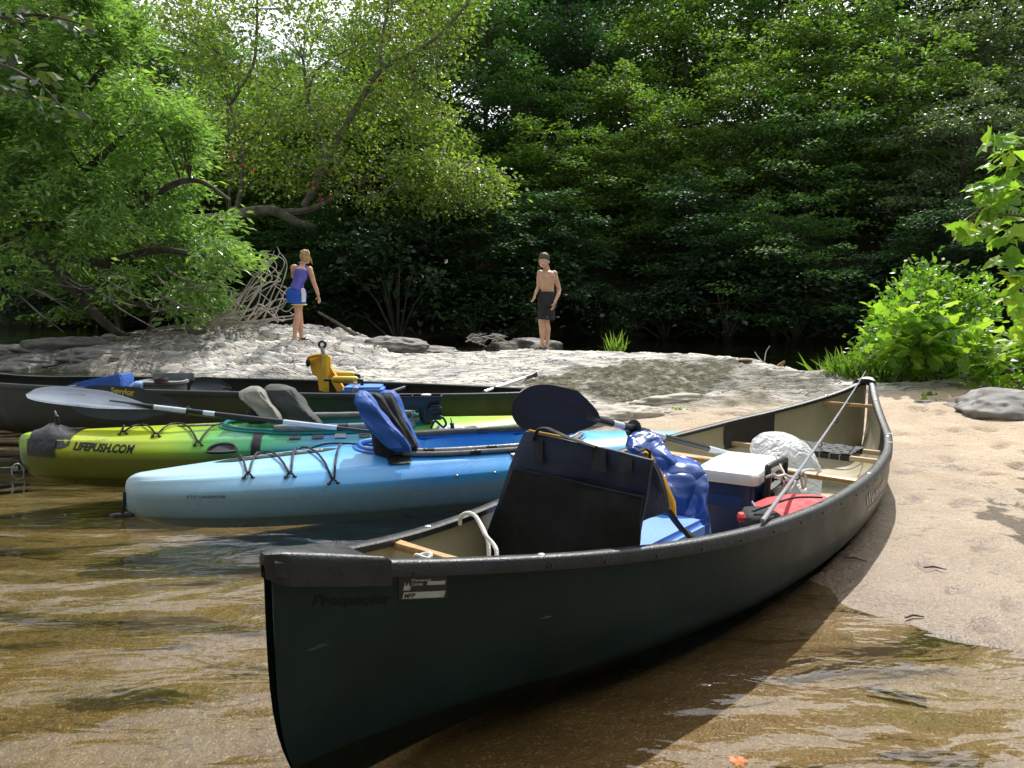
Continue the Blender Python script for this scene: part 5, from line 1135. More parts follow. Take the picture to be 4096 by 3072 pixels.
def sandal(px, py, pz_, dx, dy, root, m=M['sandal']):
    d = Vector((dx, dy, 0)).normalized(); n = Vector((-d.y, d.x, 0)); c = P(px, py, pz_); out = []
    for u in np.linspace(0, 2 * math.pi, 19)[:-1]: out.append(c + d * .13 * math.cos(u) + n * (.045 + .008 * math.cos(u)) * math.sin(u))
    s_ = MB().prism(out, Vector((0, 0, .008))).build('sandal', m, root)
    MB().tube(smooth_path([c + d * .02 + n * .045, c + d * .05 + n * .03 + Vector((0, 0, .04)), c + d * .05 - n * .03 + Vector((0, 0, .04)), c + d * .02 - n * .045], 4), .02, 8, flat=.3).build('sandal_strap', m, s_)
sandal(.03, 0, .002, 1, .15, wo_, M['black_plastic']); sandal(.08, .2, .035, 1, .1, wo_, M['black_plastic'])
# man
mbase = W(543.5, 351, 13.1); mbase.z = max(gz1(mbase.x + a_, mbase.y + b_) for a_ in (-.12, 0, .08) for b_ in (-.15, 0, .05)) + .004
mo, P = person(mbase, 'shirtless young man in long black shorts looking down at his feet on the rock')
mb = MB()
mb.ell(P(-.005, -.03, 1.49), (.088, .104, .115), M=Matrix.Rotation(-.45, 3, 'X') @ Matrix.Rotation(.2, 3, 'Y')); mb.tube([P(-.015, -.07, 1.45), P(-.03, -.11, 1.40)], [.062, .04], 12)
mb.tube([P(-.03, -.125, 1.455), P(-.04, -.145, 1.435)], [.012, .014], 8)
for s_ in (-1, 1): mb.ell(P(.01 + s_ * .078, -.015, 1.475), (.014, .02, .028))
mb.tube([P(.055, .03, 1.33), P(.04, .01, 1.38), P(.02, -.02, 1.44)], [.058, .052, .052], 12)
mb.tube([P(.06, .0, .93), P(.062, 0, 1.0), P(.055, .0, 1.1), P(.05, .0, 1.2), P(.055, .02, 1.29), P(.06, .025, 1.335)], [.125, .112, .128, .148, .14, .07], 18, flat=.7)
mb.ell(P(.0, -.055, 1.23), (.07, .035, .05)); mb.ell(P(.11, -.05, 1.23), (.07, .035, .05)); mb.ell(P(-.065, .02, 1.29), (.055, .05, .055)); mb.ell(P(.175, .02, 1.275), (.062, .055, .06))
mb.tube([P(.06, 0, .8), P(.06, 0, .95)], [.15, .13], 16, flat=.75)
for x, y, tx in ((-.035, -.02, -1), (.055, .02, -1)):
    mb.tube([P(x + .03, y, .85), P(x + .01, y, .6), P(x - .005, y, .48), P(x - .003, y - .01, .44), P(x + .012, y + .01, .33), P(x + .012, y, .14), P(x + .012, y, .07)], [.085, .07, .054, .052, .056, .036, .036], 14)
    mb.tube([P(x + .02, y + .02, .045), P(x - .02, y - .03, .04), P(x - .07, y - .09, .028), P(x - .09, y - .11, .02)], [.036, .034, .034, .018], 10, flat=.65)
mb.tube([P(-.075, .02, 1.27), P(-.085, .03, 1.17), P(-.09, .04, 1.05), P(-.125, -.04, .98), P(-.15, -.09, .915)], [.046, .041, .035, .033, .025], 12); hand(mb, P(-.15, -.09, .915), (-.35, -.2, -.9), (.4, -.9, 0), .45)
mb.tube([P(.185, .02, 1.26), P(.225, .03, 1.14), P(.268, .03, 1.0), P(.245, -.05, .92), P(.18, -.14, .79)], [.05, .044, .037, .036, .026], 12); hand(mb, P(.18, -.14, .79), (-.3, -.1, -.95), (-.6, -.8, .1), .3)
organic(mb, .0085, mat('skin_man', (.62, .38, .26), .5, (.52, .28, .18), 9, .1, 60, Subsurface_Weight=.05), 'body', mo)
mb = MB()
mb.tube([P(.06, 0, .74), P(.06, 0, .86), P(.062, 0, .975)], [.168, .165, .138], 18, flat=.86)
mb.tube([P(.0, -.02, .8), P(-.025, -.02, .5)], [.09, .085], 16); mb.tube([P(.1, .02, .8), P(.085, .02, .49)], [.1, .105], 16)
organic(mb, .011, M['shorts_black'], 'shorts', mo, 2)
MB().ell(P(.06, -.09, .54), (.007, .005, .007), 8, 6).build('shorts_logo', M['white_cloth'], mo)
mb = MB(); mb.ell(P(.002, -.03, 1.535), (.096, .116, .09), M=Matrix.Rotation(-.75, 3, 'X'))
for k in range(60):
    a = rr.uniform(0, 6.28); b = rr.uniform(.2, 1); c = P(.004, -.04, 1.525) + Vector((math.cos(a) * .08 * math.sin(b * 1.4), math.sin(a) * .095 * math.sin(b * 1.4), .09 * math.cos(b * 1.3))); d = (c - P(.008, -.015, 1.5)).normalized()
    mb.tube([c, c + d * .014 + Vector((rr.uniform(-.015, .015), rr.uniform(-.02, .005), 0))], [.011, .004], 5)
organic(mb, .0065, M['hair_dark'], 'hair', mo, 1)
sg = MB().tube(smooth_path([P(-.09, -.06, 1.45), P(-.055, -.125, 1.43), P(.015, -.125, 1.425), P(.07, -.06, 1.45)], 5), .008, 6).build('sunglasses', M['red_plastic'], mo)
for x in (-.045, .01): MB().ell(P(x, -.131, 1.428), (.024, .006, .014)).build('lens', M['metal'], sg)
for x, y in ((-.035, -.02), (.055, .02)): sandal(x - .02, y - .03, .0, -.75, -.7, mo)
# ------------------------------------------------------------------ foliage
T_RHOMB = (np.array([(0, 0, 0), (.5, .3, .05), (1, 0, -.05), (.5, -.3, .05)]), [(0, 1, 2, 3)])
T_LANCE = (np.array([(0, 0, 0), (.42, .17, .03), (1, 0, -.12), (.42, -.17, .03)]), [(0, 1, 2, 3)])
T_OVAL = (np.array([(0, 0, 0), (.3, .24, .04), (.7, .24, .02), (1, 0, -.06), (.7, -.24, .02), (.3, -.24, .04)]), [(0, 1, 2, 3, 4, 5)])
T_LOBE = (np.array([(0, 0, 0), (.12, .26, .03), (.02, .46, -.02), (.3, .38, .03), (.42, .56, -.06), (.58, .3, .04), (.78, .26, 0), (1, 0, -.1), (.78, -.26, 0), (.58, -.3, .04), (.42, -.56, -.06), (.3, -.38, .03), (.02, -.46, -.02), (.12, -.26, .03), (.4, 0, .0)]),
          [(0, 1, 2, 3, 14), (14, 3, 4, 5), (14, 5, 6, 7), (14, 7, 8, 9), (14, 9, 10, 11), (0, 14, 11, 12, 13)])
T_BLADE = (np.array([(0, .03, 0), (0, -.03, 0), (.5, -.035, .1), (.5, .035, .1), (1, 0, -.12)]), [(0, 1, 2, 3), (3, 2, 4)])
def nrm(a): return a / np.maximum(np.linalg.norm(a, axis=1, keepdims=True), 1e-9)
def leaf_mesh(name, P_, D_, N_, S_, tmpl, mats, midx=None):
    tv, tf = tmpl; n = len(P_); D_ = nrm(D_); A_ = nrm(np.cross(N_, D_)); N_ = np.cross(D_, A_)
    V_ = P_[:, None, :] + S_[:, None, None] * (tv[None, :, 0, None] * D_[:, None, :] + tv[None, :, 1, None] * A_[:, None, :] + tv[None, :, 2, None] * N_[:, None, :])
    k = len(tv); fl = np.concatenate([np.array(f) for f in tf]); lt = np.array([len(f) for f in tf])
    F_ = (np.arange(n)[:, None] * k + fl[None, :]).ravel(); LT_ = np.tile(lt, n)
    mi = None if midx is None else np.repeat(midx, len(tf))
    return npmesh(name, V_.reshape(-1, 3), F_, LT_, mats, mi, smooth=False)
def sprays(C, OUT, rad, thick, n, size, rng, droop=.3, tilt=.5, updir=.0, jit=.35):
    """C spray centres, OUT outward directions; returns leaf arrays"""
    k = len(C); tot = k * n; c = np.repeat(C, n, 0); o = nrm(np.repeat(OUT, n, 0)); rr = np.repeat(np.broadcast_to(rad, (k,)), n)
    up = np.array([0, 0, 1.0]); s_ = nrm(np.cross(o, up) + 1e-6)
    u = rng.normal(0, .45, tot); v = rng.normal(0, .45, tot); w_ = rng.normal(0, 1, tot) * thick
    P_ = c + o * (u * rr)[:, None] + s_ * (v * rr)[:, None]; P_[:, 2] += w_ - droop * (u * u + v * v) * rr + u * rr * updir
    D_ = o * (.6 + u * .3)[:, None] + s_ * (v * 1.3)[:, None] + rng.normal(0, jit, (tot, 3)); D_[:, 2] -= droop * .6
    N_ = up[None] + rng.normal(0, tilt, (tot, 3)); S_ = size * rng.uniform(.65, 1.25, tot)
    return P_, D_, N_, S_
LM = {
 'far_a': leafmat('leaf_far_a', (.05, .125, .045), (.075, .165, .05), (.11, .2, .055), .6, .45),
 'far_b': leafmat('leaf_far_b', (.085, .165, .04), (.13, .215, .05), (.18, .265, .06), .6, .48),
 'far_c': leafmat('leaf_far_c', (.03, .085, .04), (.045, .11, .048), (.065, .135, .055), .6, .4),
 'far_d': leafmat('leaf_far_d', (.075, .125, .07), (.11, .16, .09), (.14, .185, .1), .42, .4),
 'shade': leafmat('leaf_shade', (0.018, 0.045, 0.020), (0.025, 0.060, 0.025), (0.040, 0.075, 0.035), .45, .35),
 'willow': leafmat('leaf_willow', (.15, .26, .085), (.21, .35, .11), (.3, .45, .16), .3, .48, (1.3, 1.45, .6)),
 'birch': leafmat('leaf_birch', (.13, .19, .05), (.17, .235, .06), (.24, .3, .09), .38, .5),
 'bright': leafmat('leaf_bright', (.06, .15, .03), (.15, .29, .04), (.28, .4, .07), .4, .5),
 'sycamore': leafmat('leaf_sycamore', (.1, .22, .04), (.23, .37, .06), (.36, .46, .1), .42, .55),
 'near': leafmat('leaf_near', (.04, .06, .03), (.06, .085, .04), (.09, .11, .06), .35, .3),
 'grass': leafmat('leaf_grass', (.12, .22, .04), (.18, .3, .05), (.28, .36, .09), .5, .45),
}
def make_trunk(mb, h, r, rng, lean=(0, 0)):
    pts = [Vector((lean[0] * f * h + .12 * math.sin(3 * f + rng.uniform(0, 3)), lean[1] * f * h + .1 * math.sin(4 * f), h * f)) for f in np.linspace(0, 1, 9)]
    mb.tube(smooth_path(pts, 3), [r * (1 - .85 * i / 24) + (.35 * r if i == 0 else 0) for i in range(25)], 7); return pts
def broad(seed, h=10, cr=3.6, nl=32, ns=6, nleaf=60, size=.2, low=.08, flat=.1):
    rng = np.random.default_rng(seed); rd = random.Random(seed); mb = MB(); tp_ = make_trunk(mb, h * .93, .14, rd); C, O, Rr_ = [], [], []
    for i in range(nl):
        f = low + (1 - low) * (i + .5) / nl; z0 = h * .93 * (f * .82); a = i * 2.4 + rd.uniform(-.4, .4)
        env = cr * max(1 - (((f - low) / (1 - low) - .42) / .62) ** 2, .12) ** .5 * rd.uniform(.6, 1.15)
        rise = env * rd.uniform(.15, .5) * (1.4 if f > .7 else .8); st_ = Vector(tp_[min(int(z0 / (h * .93) * 8), 8)]); st_.z = z0
        end = st_ + Vector((math.cos(a) * env, math.sin(a) * env, rise)); mid = st_.lerp(end, .5) + Vector((rd.uniform(-.3, .3), rd.uniform(-.3, .3), .15 * env))
        path = smooth_path([st_, mid, end], 4); mb.tube(path, [.06 * (1 - .85 * k / 8) for k in range(9)], 5, cap=False)
        for k in range(ns):
            q = .35 + .65 * (k + rd.random()) / ns; p = path[min(int(q * 8), 8)] + Vector((rd.gauss(0, .22), rd.gauss(0, .22), rd.gauss(0, .12))) * env * .5
            C.append(p); O.append((math.cos(a) + rd.uniform(-.6, .6), math.sin(a) + rd.uniform(-.6, .6), .05)); Rr_.append(rd.uniform(.6, 1.2))
    for k in range(16):
        p = Vector((rd.gauss(0, .28 * cr), rd.gauss(0, .28 * cr), h * rd.uniform(.84, .96))); C.append(p); O.append((rd.gauss(0, 1), rd.gauss(0, 1), .3)); Rr_.append(rd.uniform(.5, .9))
    P_, D_, N_, S_ = sprays(np.array([tuple(c) for c in C]), np.array(O), np.array(Rr_), flat, nleaf, size, rng)
    return mb.mesh('trunk', M['bark']), (P_, D_, N_, S_), h
def shrub_arch(seed, h=2.2, cr=1.7, n=60, nleaf=60, size=.16, tmpl=T_RHOMB):
    rng = np.random.default_rng(seed); rd = random.Random(seed); mb = MB(); C, O = [], []
    for i in range(n):
        a = rd.uniform(0, 6.28); b = rd.uniform(.1, 1) ** .7 * math.pi / 2; r = rd.uniform(.75, 1)
        p = Vector((math.cos(a) * math.cos(b) * cr * r, math.sin(a) * math.cos(b) * cr * r, math.sin(b) * h * r)); C.append(p); O.append((math.cos(a), math.sin(a), .3))
        if i % 5 == 0: mb.tube([Vector((0, 0, 0)), p * .5 + Vector((0, 0, .15)), p], [.03, .02, .008], 5)
    return mb.mesh('stem', M['bark']), sprays(np.array([tuple(c) for c in C]), np.array(O), .42, .12, nleaf, size, rng), h
ARCH = []
for k, (sd_, kw) in enumerate([(101, {}), (102, dict(cr=4.2, nl=36)), (103, dict(h=10, cr=3.2, nl=34, low=.04)), (104, dict(cr=4.6, nl=34, flat=.07, size=.19)), (105, dict(cr=3.5, nl=38, nleaf=54))]):
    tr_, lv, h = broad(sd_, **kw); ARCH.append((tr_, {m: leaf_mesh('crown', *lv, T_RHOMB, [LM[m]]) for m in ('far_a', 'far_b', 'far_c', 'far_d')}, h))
SHR = []
for sd_ in (201, 202, 203):
    st_, lv, h = shrub_arch(sd_); SHR.append((st_, leaf_mesh('foliage', *lv, T_RHOMB, [LM['shade']]), h))
def place(kind, pn, meshes, loc, rz, sc, label, cat, group):
    r = empty(kind, loc); r.rotation_euler = (0, 0, rz); r.scale = sc if hasattr(sc, '__len__') else (sc, sc, sc); tag(r, label, cat, group)
    for nm_, me in zip(pn, meshes):
        o = bpy.data.objects.new(nm_, me); COL.objects.link(o); o.parent = r
    return r
def spot(px):
    if px < 0: return 'beyond the left edge'
    for a, b in ((90, 'at the far left edge'), (180, 'left of the leaning tree'), (245, 'behind the leaning tree'), (330, 'above the woman'), (400, 'just right of the woman'), (465, 'midway between the two people'), (520, 'just left of the man'), (575, 'directly behind the man'), (640, 'above the grass tuft on the rock'), (700, 'above the mossy rock patch'), (770, 'left of the far canoe tip'), (850, 'above the far canoe tip'), (930, 'above the bright shrub'), (1024, 'at the far right edge')):
        if px < a: return b
    return 'beyond the right edge'
rd = random.Random(77); used = {}
def target_el(px):
    if px < 120: return 22
    if px < 320: return 18.6
    if px < 400: return 20
    if px < 470: return 22
    return 26.5
ROWS = [(0.4, 3.3, .38, 'low tree leaning over the water', 5.5), (3.0, 3.6, .56, 'dark leafy tree in the second row', 8.5), (5.8, 3.9, .7, 'rounded tree in the third row', 10), (9, 4.2, .84, 'tall tree higher on the slope', 11), (13, 4.6, .97, 'tallest tree near the ridge', 13), (18, 5.2, 1.06, 'tree at the back on the ridge', 15)]
for ri, (dy, step, frac, txt, hmax) in enumerate(ROWS):
    x = -34.0 if ri else -30.0
    while x < 27:
        xx = x + rd.uniform(-.8, .8); y = float(bankline(np.array(xx))) + dy + rd.uniform(-.8, .9); px = 512 + F * xx / y
        if -170 < px < 1190:
            g = gz1(xx, y); top = math.tan(R(target_el(px) * frac + rd.uniform(-1.6, 1.2))) * y + H; h = max(top - g, 3.2); h = min(h, hmax * 1.6)
            A_ = rd.choice(ARCH); sc = h / A_[2]; wsc = max(sc, .62) * rd.uniform(.95, 1.2)
            mk = rd.choice(['far_a', 'far_a', 'far_b', 'far_c', 'far_d'] if px > 500 else ['far_a', 'far_b', 'far_b', 'far_a']) if ri else rd.choice(['far_c', 'far_a', 'far_c'])
            if 560 < px < 920 and ri in (1, 2, 3) and rd.random() < .65: mk = 'far_b'  # brighter leaf colour makes these crowns look sunlit
            lab = txt + ' ' + spot(px); 
            place('broadleaf_tree', ('trunk', 'crown'), (A_[0], A_[1][mk]), (xx, y, g - .15), rd.uniform(0, 6.28), (wsc, wsc, sc), lab, 'tree', ('trees of the far bank, ' + txt + ' ' + spot(px)))
        x += step * rd.uniform(.85, 1.15) * (1 if abs(x) < 20 else 1.2)
x = -26.0
while x < 24:
    y = float(bankline(np.array(x))) - .5 + rd.uniform(-.5, .4); px = 512 + F * x / y
    if -100 < px < 1120:
        S0 = rd.choice(SHR); s = rd.uniform(.75, 1.35)
        place('shrub', ('stem', 'foliage'), S0[:2], (x, y, -.15), rd.uniform(0, 6.28), (s * 1.15, s, s * rd.uniform(.8, 1.2)), 'dark shrub hanging over the far waterline ' + spot(px), 'shrub', 'shrubs along the far waterline ' + spot(px))
    x += rd.uniform(1.5, 2.3)
# unseen trees added behind the camera to cut sky light and darken reflections
for k in range(15):
    x = -27 + k * 4.1; y = -9.5 - 3.2 * (k % 2) - abs(x) * -.12; A_ = ARCH[k % 5]; sc = rd.uniform(1.35, 1.75)
    place('broadleaf_tree', ('trunk', 'crown'), (A_[0], A_[1]['far_a']), (x, y, -.2), k * 1.7, (1.25, 1.25, sc), 'unseen tall tree added behind the camera to dim the sky light', 'tree', 'unseen trees added behind the camera')
# ------------------------------------------------------------------ sampled crowns
def in_poly_pts(poly, n, rng):
    poly = np.array(poly, float); lo = poly.min(0); hi = poly.max(0); out = []
    while len(out) < n:
        q = rng.uniform(lo, hi, (n, 2)); m = inpoly(q[:, 0], q[:, 1], [tuple(p) for p in poly]); out += list(q[m])
    return np.array(out[:n])
def Wn(q, D): return np.array([tuple(W(a, b, d)) for (a, b), d in zip(q, D)])
def twigs(mb, C, limbs, r=.008):
    pts = np.array([tuple(p) for l in limbs for p in l])
    for c in C:
        d = np.linalg.norm(pts - c, axis=1); j = int(d.argmin()); a = Vector(pts[j]); b = Vector(c); m_ = a.lerp(b, .5) + Vector((0, 0, .12 * (b - a).length)); mb.tube([a, m_, b], [r * 1.8, r * 1.2, r * .5], 4, cap=False)
# big left tree
rng = np.random.default_rng(5)
base = Vector((-13.2, 17.3, .0)); lt_ = tag(empty('leafy_tree', base), 'big bright tree with long narrow leaves overhanging the river at left', 'tree', 'trees on the near left bank')
limbs = []; mb = MB()
def limb(mb, pts, r0, r1, n=6, store=None, k=7):
    p = smooth_path(pts, n); m = len(p); mb.tube(p, [r0 + (r1 - r0) * i / (m - 1) for i in range(m)], k)
    if store is not None: store.append(p)
limb(mb, [base, base + Vector((.3, -.4, 1.6)), W(-30, 150, 15.25), W(10, 40, 15.62), W(40, -60, 15.86)], .3, .1, store=limbs)
limb(mb, [base + Vector((0, -.2, .6)), W(-30, 240, 15.62), W(40, 255, 14.88), W(75, 290, 14.64), W(100, 318, 14.76), W(122, 334, 14.88), W(145, 337, 15.01)], .17, .055, store=limbs)
limb(mb, [W(-30, 200, 15.62), W(30, 215, 14.88), W(75, 180, 14.40), W(140, 120, 14.64), W(165, 80, 14.88)], .13, .03, store=limbs)
limb(mb, [W(-20, 225, 15.37), W(60, 225, 14.64), W(130, 205, 14.15), W(190, 180, 13.91), W(230, 200, 13.79)], .12, .025, store=limbs)
limb(mb, [W(20, 235, 14.88), W(90, 262, 14.40), W(160, 250, 14.15), W(220, 262, 13.91), W(255, 275, 13.79)], .11, .02, store=limbs)
limb(mb, [W(0, 190, 15.37), W(60, 120, 15.01), W(110, 60, 15.01), W(130, 10, 15.25)], .12, .03, store=limbs)
limb(mb, [W(75, 285, 14.64), W(120, 300, 14.40), W(165, 312, 14.27), W(215, 322, 14.40), W(250, 322, 14.52)], .06, .012, store=limbs)
for k in range(16):
    a = random.uniform(20, 190); b = random.uniform(262, 300); limb(mb, [W(a, b, 14.52), W(a + random.uniform(10, 30), b + random.uniform(5, 20), 11.8), W(a + random.uniform(25, 70), b + random.uniform(8, 40), 11.9)], .022, .006, 4, k=5)
poly = [(-90, -60), (95, -60), (120, 10), (160, 55), (198, 120), (222, 165), (240, 200), (243, 215), (252, 250), (254, 280), (240, 296), (212, 310), (150, 290), (70, 280), (-90, 280)]
q0 = in_poly_pts(poly, 175, rng); q = np.repeat(q0, 6, 0) + rng.normal(0, 9.5, (1050, 2)); kz = np.repeat(rng.uniform(0, 1, 175), 6); D_ = 12.9 + 3.4 * kz + rng.normal(0, .25, 1050)
keep = ~((q[:, 1] > 245) & (q[:, 0] < 170) & (rng.random(len(q)) < .72)); q = q[keep]; D_ = D_[keep]
C = Wn(q, D_); ctr = np.array(tuple(W(60, 190, 15.37))); O = C - ctr; O[:, 2] *= .4; O[:, 1] -= .6
twigs(mb, C[::2], limbs)
mb.build('trunk', M['bark'], lt_)
P_, Dd, N_, S_ = sprays(C, O, .36, .1, 54, .17, rng, droop=.35, tilt=.9)
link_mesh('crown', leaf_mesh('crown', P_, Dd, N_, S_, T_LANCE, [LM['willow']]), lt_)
# leaning tree over the outcrop
def T1(x, y, D): return W(x * 1400 / 1659 / 4, y * 1400 / 1659 / 4, D)
def T2(x, y, D): return W((900 + x * 1400 / 1659) / 4, y * 1400 / 1659 / 4, D)
bt = tag(empty('leaning_tree', T1(1000, 1060, 22.44)), 'sparse pale leaved tree with a thick horizontal trunk above the woman', 'tree', 'trees on the near left bank')
limbs = []; mb = MB()
limb(mb, [T1(780, 1060, 23.10), T1(1050, 1040, 22.44), T1(1180, 1010, 22.18), T1(1300, 1000, 21.91), T1(1400, 1050, 21.78), T1(1500, 1080, 21.78)], 0.229, 0.097, store=limbs, k=10)
limb(mb, [T1(1300, 1010, 21.91), T1(1440, 1000, 21.91), T2(480, 960, 21.91), T2(560, 900, 22.04), T2(600, 870, 22.18)], 0.137, 0.030, store=limbs)
limb(mb, [T2(370, 980, 21.91), T2(440, 860, 21.91), T2(455, 700, 21.91), T2(400, 500, 21.78), T2(385, 400, 21.65), T2(370, 280, 21.52)], 0.109, 0.036, store=limbs)
limb(mb, [T2(390, 470, 21.78), T2(420, 360, 21.65), T2(500, 280, 21.52), T2(700, 180, 21.12)], 0.055, 0.012, store=limbs)
limb(mb, [T2(400, 940, 21.91), T2(490, 740, 21.65), T2(560, 620, 21.52), T2(640, 480, 21.38), T2(740, 330, 21.12), T2(900, 250, 20.86), T2(1020, 160, 20.59), T2(1150, 20, 20.46)], 0.120, 0.030, store=limbs)
limb(mb, [T2(740, 330, 21.12), T2(740, 200, 21.12), T2(770, 50, 21.12), T2(790, -150, 21.12)], 0.060, 0.024, store=limbs)
limb(mb, [T2(500, 930, 21.91), T2(700, 930, 21.38), T2(850, 870, 20.86), T2(1000, 820, 20.59), T2(1200, 820, 20.33), T2(1320, 860, 20.20)], 0.038, 0.007, store=limbs)
limb(mb, [T1(1120, 1000, 22.44), T1(1150, 850, 22.44), T1(1140, 690, 22.44), T1(1090, 500, 22.57)], 0.082, 0.048, store=limbs)
limb(mb, [T1(1150, 680, 22.44), T1(1250, 600, 22.44), T1(1280, 500, 22.44)], 0.038, 0.018, store=limbs); limb(mb, [T1(1090, 1000, 22.84), T1(1085, 800, 22.84), T1(1080, 500, 22.84), T1(1060, 300, 22.84)], 0.049, 0.024, store=limbs)
limb(mb, [T1(1090, 500, 22.57), T1(1190, 330, 22.70), T1(1215, 200, 22.70), T1(1220, -100, 22.70)], 0.055, 0.036, store=limbs)
limb(mb, [T1(1300, 420, 23.10), T1(900, 200, 23.23), T1(880, -20, 23.23)], 0.028, 0.012, store=limbs)
limb(mb, [T2(900, 250, 20.86), T2(1150, 170, 20.33), T2(1350, 110, 20.06)], 0.022, 0.005, store=limbs)
poly = [(150, -28), (500, -28), (470, 20), (455, 60), (445, 110), (470, 150), (500, 175), (500, 195), (475, 205), (430, 205), (395, 212), (340, 200), (300, 195), (262, 190), (225, 185), (210, 120), (170, 60)]
q = in_poly_pts(poly, 430, rng); D_ = rng.uniform(19.8, 23.8, len(q)); C = Wn(q, D_)
q3 = in_poly_pts([(120, -28), (480, -28), (470, 30), (400, 60), (300, 40), (140, 30)], 110, rng); C = np.concatenate([C, Wn(q3, rng.uniform(20, 24, 110))]); q2 = in_poly_pts([(395, 150), (455, 150), (500, 178), (505, 192), (470, 208), (420, 205)], 60, rng); C = np.concatenate([C, Wn(q2, rng.uniform(19.8, 21, 60))])
twigs(mb, C[::2], limbs, .009); mb.build('trunk', M['bark_light'], bt)
O = C - np.array(tuple(W(330, 150, 22))); O[:, 2] *= .3
P_, Dd, N_, S_ = sprays(C, O, .66, .2, 42, .13, rng, droop=.3, tilt=.8, jit=.6)
link_mesh('crown', leaf_mesh('crown', P_, Dd, N_, S_, T_OVAL, [LM['birch']]), bt)
C = Wn(np.array([(243, 160), (247, 172), (322, 150), (318, 165), (330, 178), (320, 190), (400, 50), (398, 32), (415, 70), (385, 82), (340, 120), (422, 12)]), [21] * 12)
P_, Dd, N_, S_ = sprays(C, np.tile([0, -1, 0.], (12, 1)),   .3, .15, 4, .13, rng, tilt=1)
link_mesh('creeper', leaf_mesh('creeper', P_, Dd, N_, S_, T_LOBE, [M['red_leaf']]), bt)
# mid-distance trees behind the leaning tree
for k, (px, D, elt) in enumerate([(150, 30, 14.5), (235, 29, 16), (300, 28, 16), (355, 27, 17), (410, 26.5, 14), (190, 34, 15), (275, 33, 13.6), (120, 28, 17)]):
    p = W(px, 300, D); g = gz1(p.x, p.y); top = math.tan(R(elt)) * D + H; A_ = ARCH[k % 5]; s = (top - max(g, -.2)) / A_[2]
    place('broadleaf_tree', ('trunk', 'crown'), (A_[0], A_[1]['far_b']), (p.x, p.y, max(g, -.2)), k * 1.3, (s * 1.1, s * 1.1, s), 'sunlit mid green tree seen through the sparse leaves, ' + spot(px), 'tree', 'sunlit trees behind the leaning tree, ' + spot(px))
# shade-side branch hanging into the top left corner
rng = np.random.default_rng(9); mb = MB(); limbs = []
nb = tag(empty('overhanging_branch', W(-60, 40, 3.4)), 'dull green leafy branch hanging into the top left corner', 'branch')
limb(mb, [W(-60, 30, 3.5), W(-10, 20, 3.3), W(40, 15, 3.2), W(85, 25, 3.15)], .012, .003, store=limbs); limb(mb, [W(-60, 60, 3.4), W(0, 65, 3.2), W(40, 85, 3.1), W(62, 108, 3.1)], .01, .003, store=limbs)
mb.build('branch', M['bark'], nb)
C = Wn(np.array([(-15, 8), (8, 14), (28, 8), (48, 10), (62, 16), (80, 20), (5, 50), (20, 60), (38, 78), (50, 95), (60, 112), (-10, 80), (12, 92), (30, 98)]), rng.uniform(3.05, 3.3, 14))
P_, Dd, N_, S_ = sprays(C, np.tile([1, -.2, -.2], (14, 1)), .06, .03, 7, .062, rng, tilt=.9)
link_mesh('foliage', leaf_mesh('foliage', P_, Dd, N_, S_, T_OVAL, [LM['near']]), nb)
# bright shrub on the right
rng = np.random.default_rng(13)
def bush(name, label, cat, poly, n, D0, D1, rad, nl, size, tm, lm, basepx, group=None, outv=None, tw=2, **k):
    b = W(*basepx); b.z = gz1(b.x, b.y); r = tag(empty(name, b), label, cat, group); q = in_poly_pts(poly, n, rng); D_ = rng.uniform(D0, D1, n); C = Wn(q, D_); mb = MB(); limbs = []
    for j in range(9): e = Vector(C[j * n // 9]); limb(mb, [b + Vector((random.uniform(-.4, .4), random.uniform(-.3, .3), -.05)), b.lerp(e, .5) + Vector((0, 0, .15)), e], .02, .006, 4, store=limbs, k=5)
    twigs(mb, C[::tw], limbs, .004); mb.build('stem', M['bark_light'], r)
    O = C - np.array(tuple(b)); O[:, 1] -= .4 if outv is None else 0; P_, Dd, N_, S_ = sprays(C, O, rad, k.get('thick', .1), nl, size, rng, droop=k.get('droop', .2), tilt=k.get('tilt', .7), jit=.5)
    link_mesh('foliage', leaf_mesh('foliage', P_, Dd, N_, S_, tm, [LM[lm]]), r); return r
bush('shrub', 'bright small leaved shrub growing at the right edge of the rock', 'shrub', [(862, 345), (880, 312), (896, 290), (905, 273), (930, 277), (955, 285), (985, 283), (1000, 300), (985, 330), (975, 372), (930, 388), (880, 385), (855, 372)], 230, 8.4, 9.6, .2, 34, .075, T_OVAL, 'bright', (925, 385, 9.0), 'plants at the right edge of the rock')
bush('sapling', 'young sapling with broad lobed pale green leaves in front of the bright shrub', 'sapling', [(882, 318), (905, 312), (935, 318), (945, 340), (935, 362), (900, 368), (880, 350)], 34, 7.7, 8.2, .16, 9, .15, T_LOBE, 'sycamore', (915, 385, 8.1), 'plants at the right edge of the rock', tilt=.5)
bush('sapling', 'broad leaved sapling at the right edge below the tall leafy branch', 'sapling', [(960, 330), (985, 325), (1040, 300), (1060, 395), (985, 398), (962, 380)], 60, 7.4, 8.3, .18, 12, .12, T_LOBE, 'sycamore', (1000, 398, 7.8), 'plants at the right edge of the rock', tilt=.6)
bush('shrub', 'low dark green undergrowth beneath the bright shrub', 'shrub', [(850, 375), (880, 362), (960, 360), (1040, 370), (1040, 400), (960, 398), (890, 392)], 130, 7.9, 8.9, .16, 26, .08, T_LANCE, 'bright', (930, 392, 8.3), 'plants at the right edge of the rock')
sy = tag(empty('sycamore_branch', W(1060, 260, 4.9)), 'tall branch with big lobed yellow green leaves at the right edge', 'branch'); mb = MB(); limbs = []
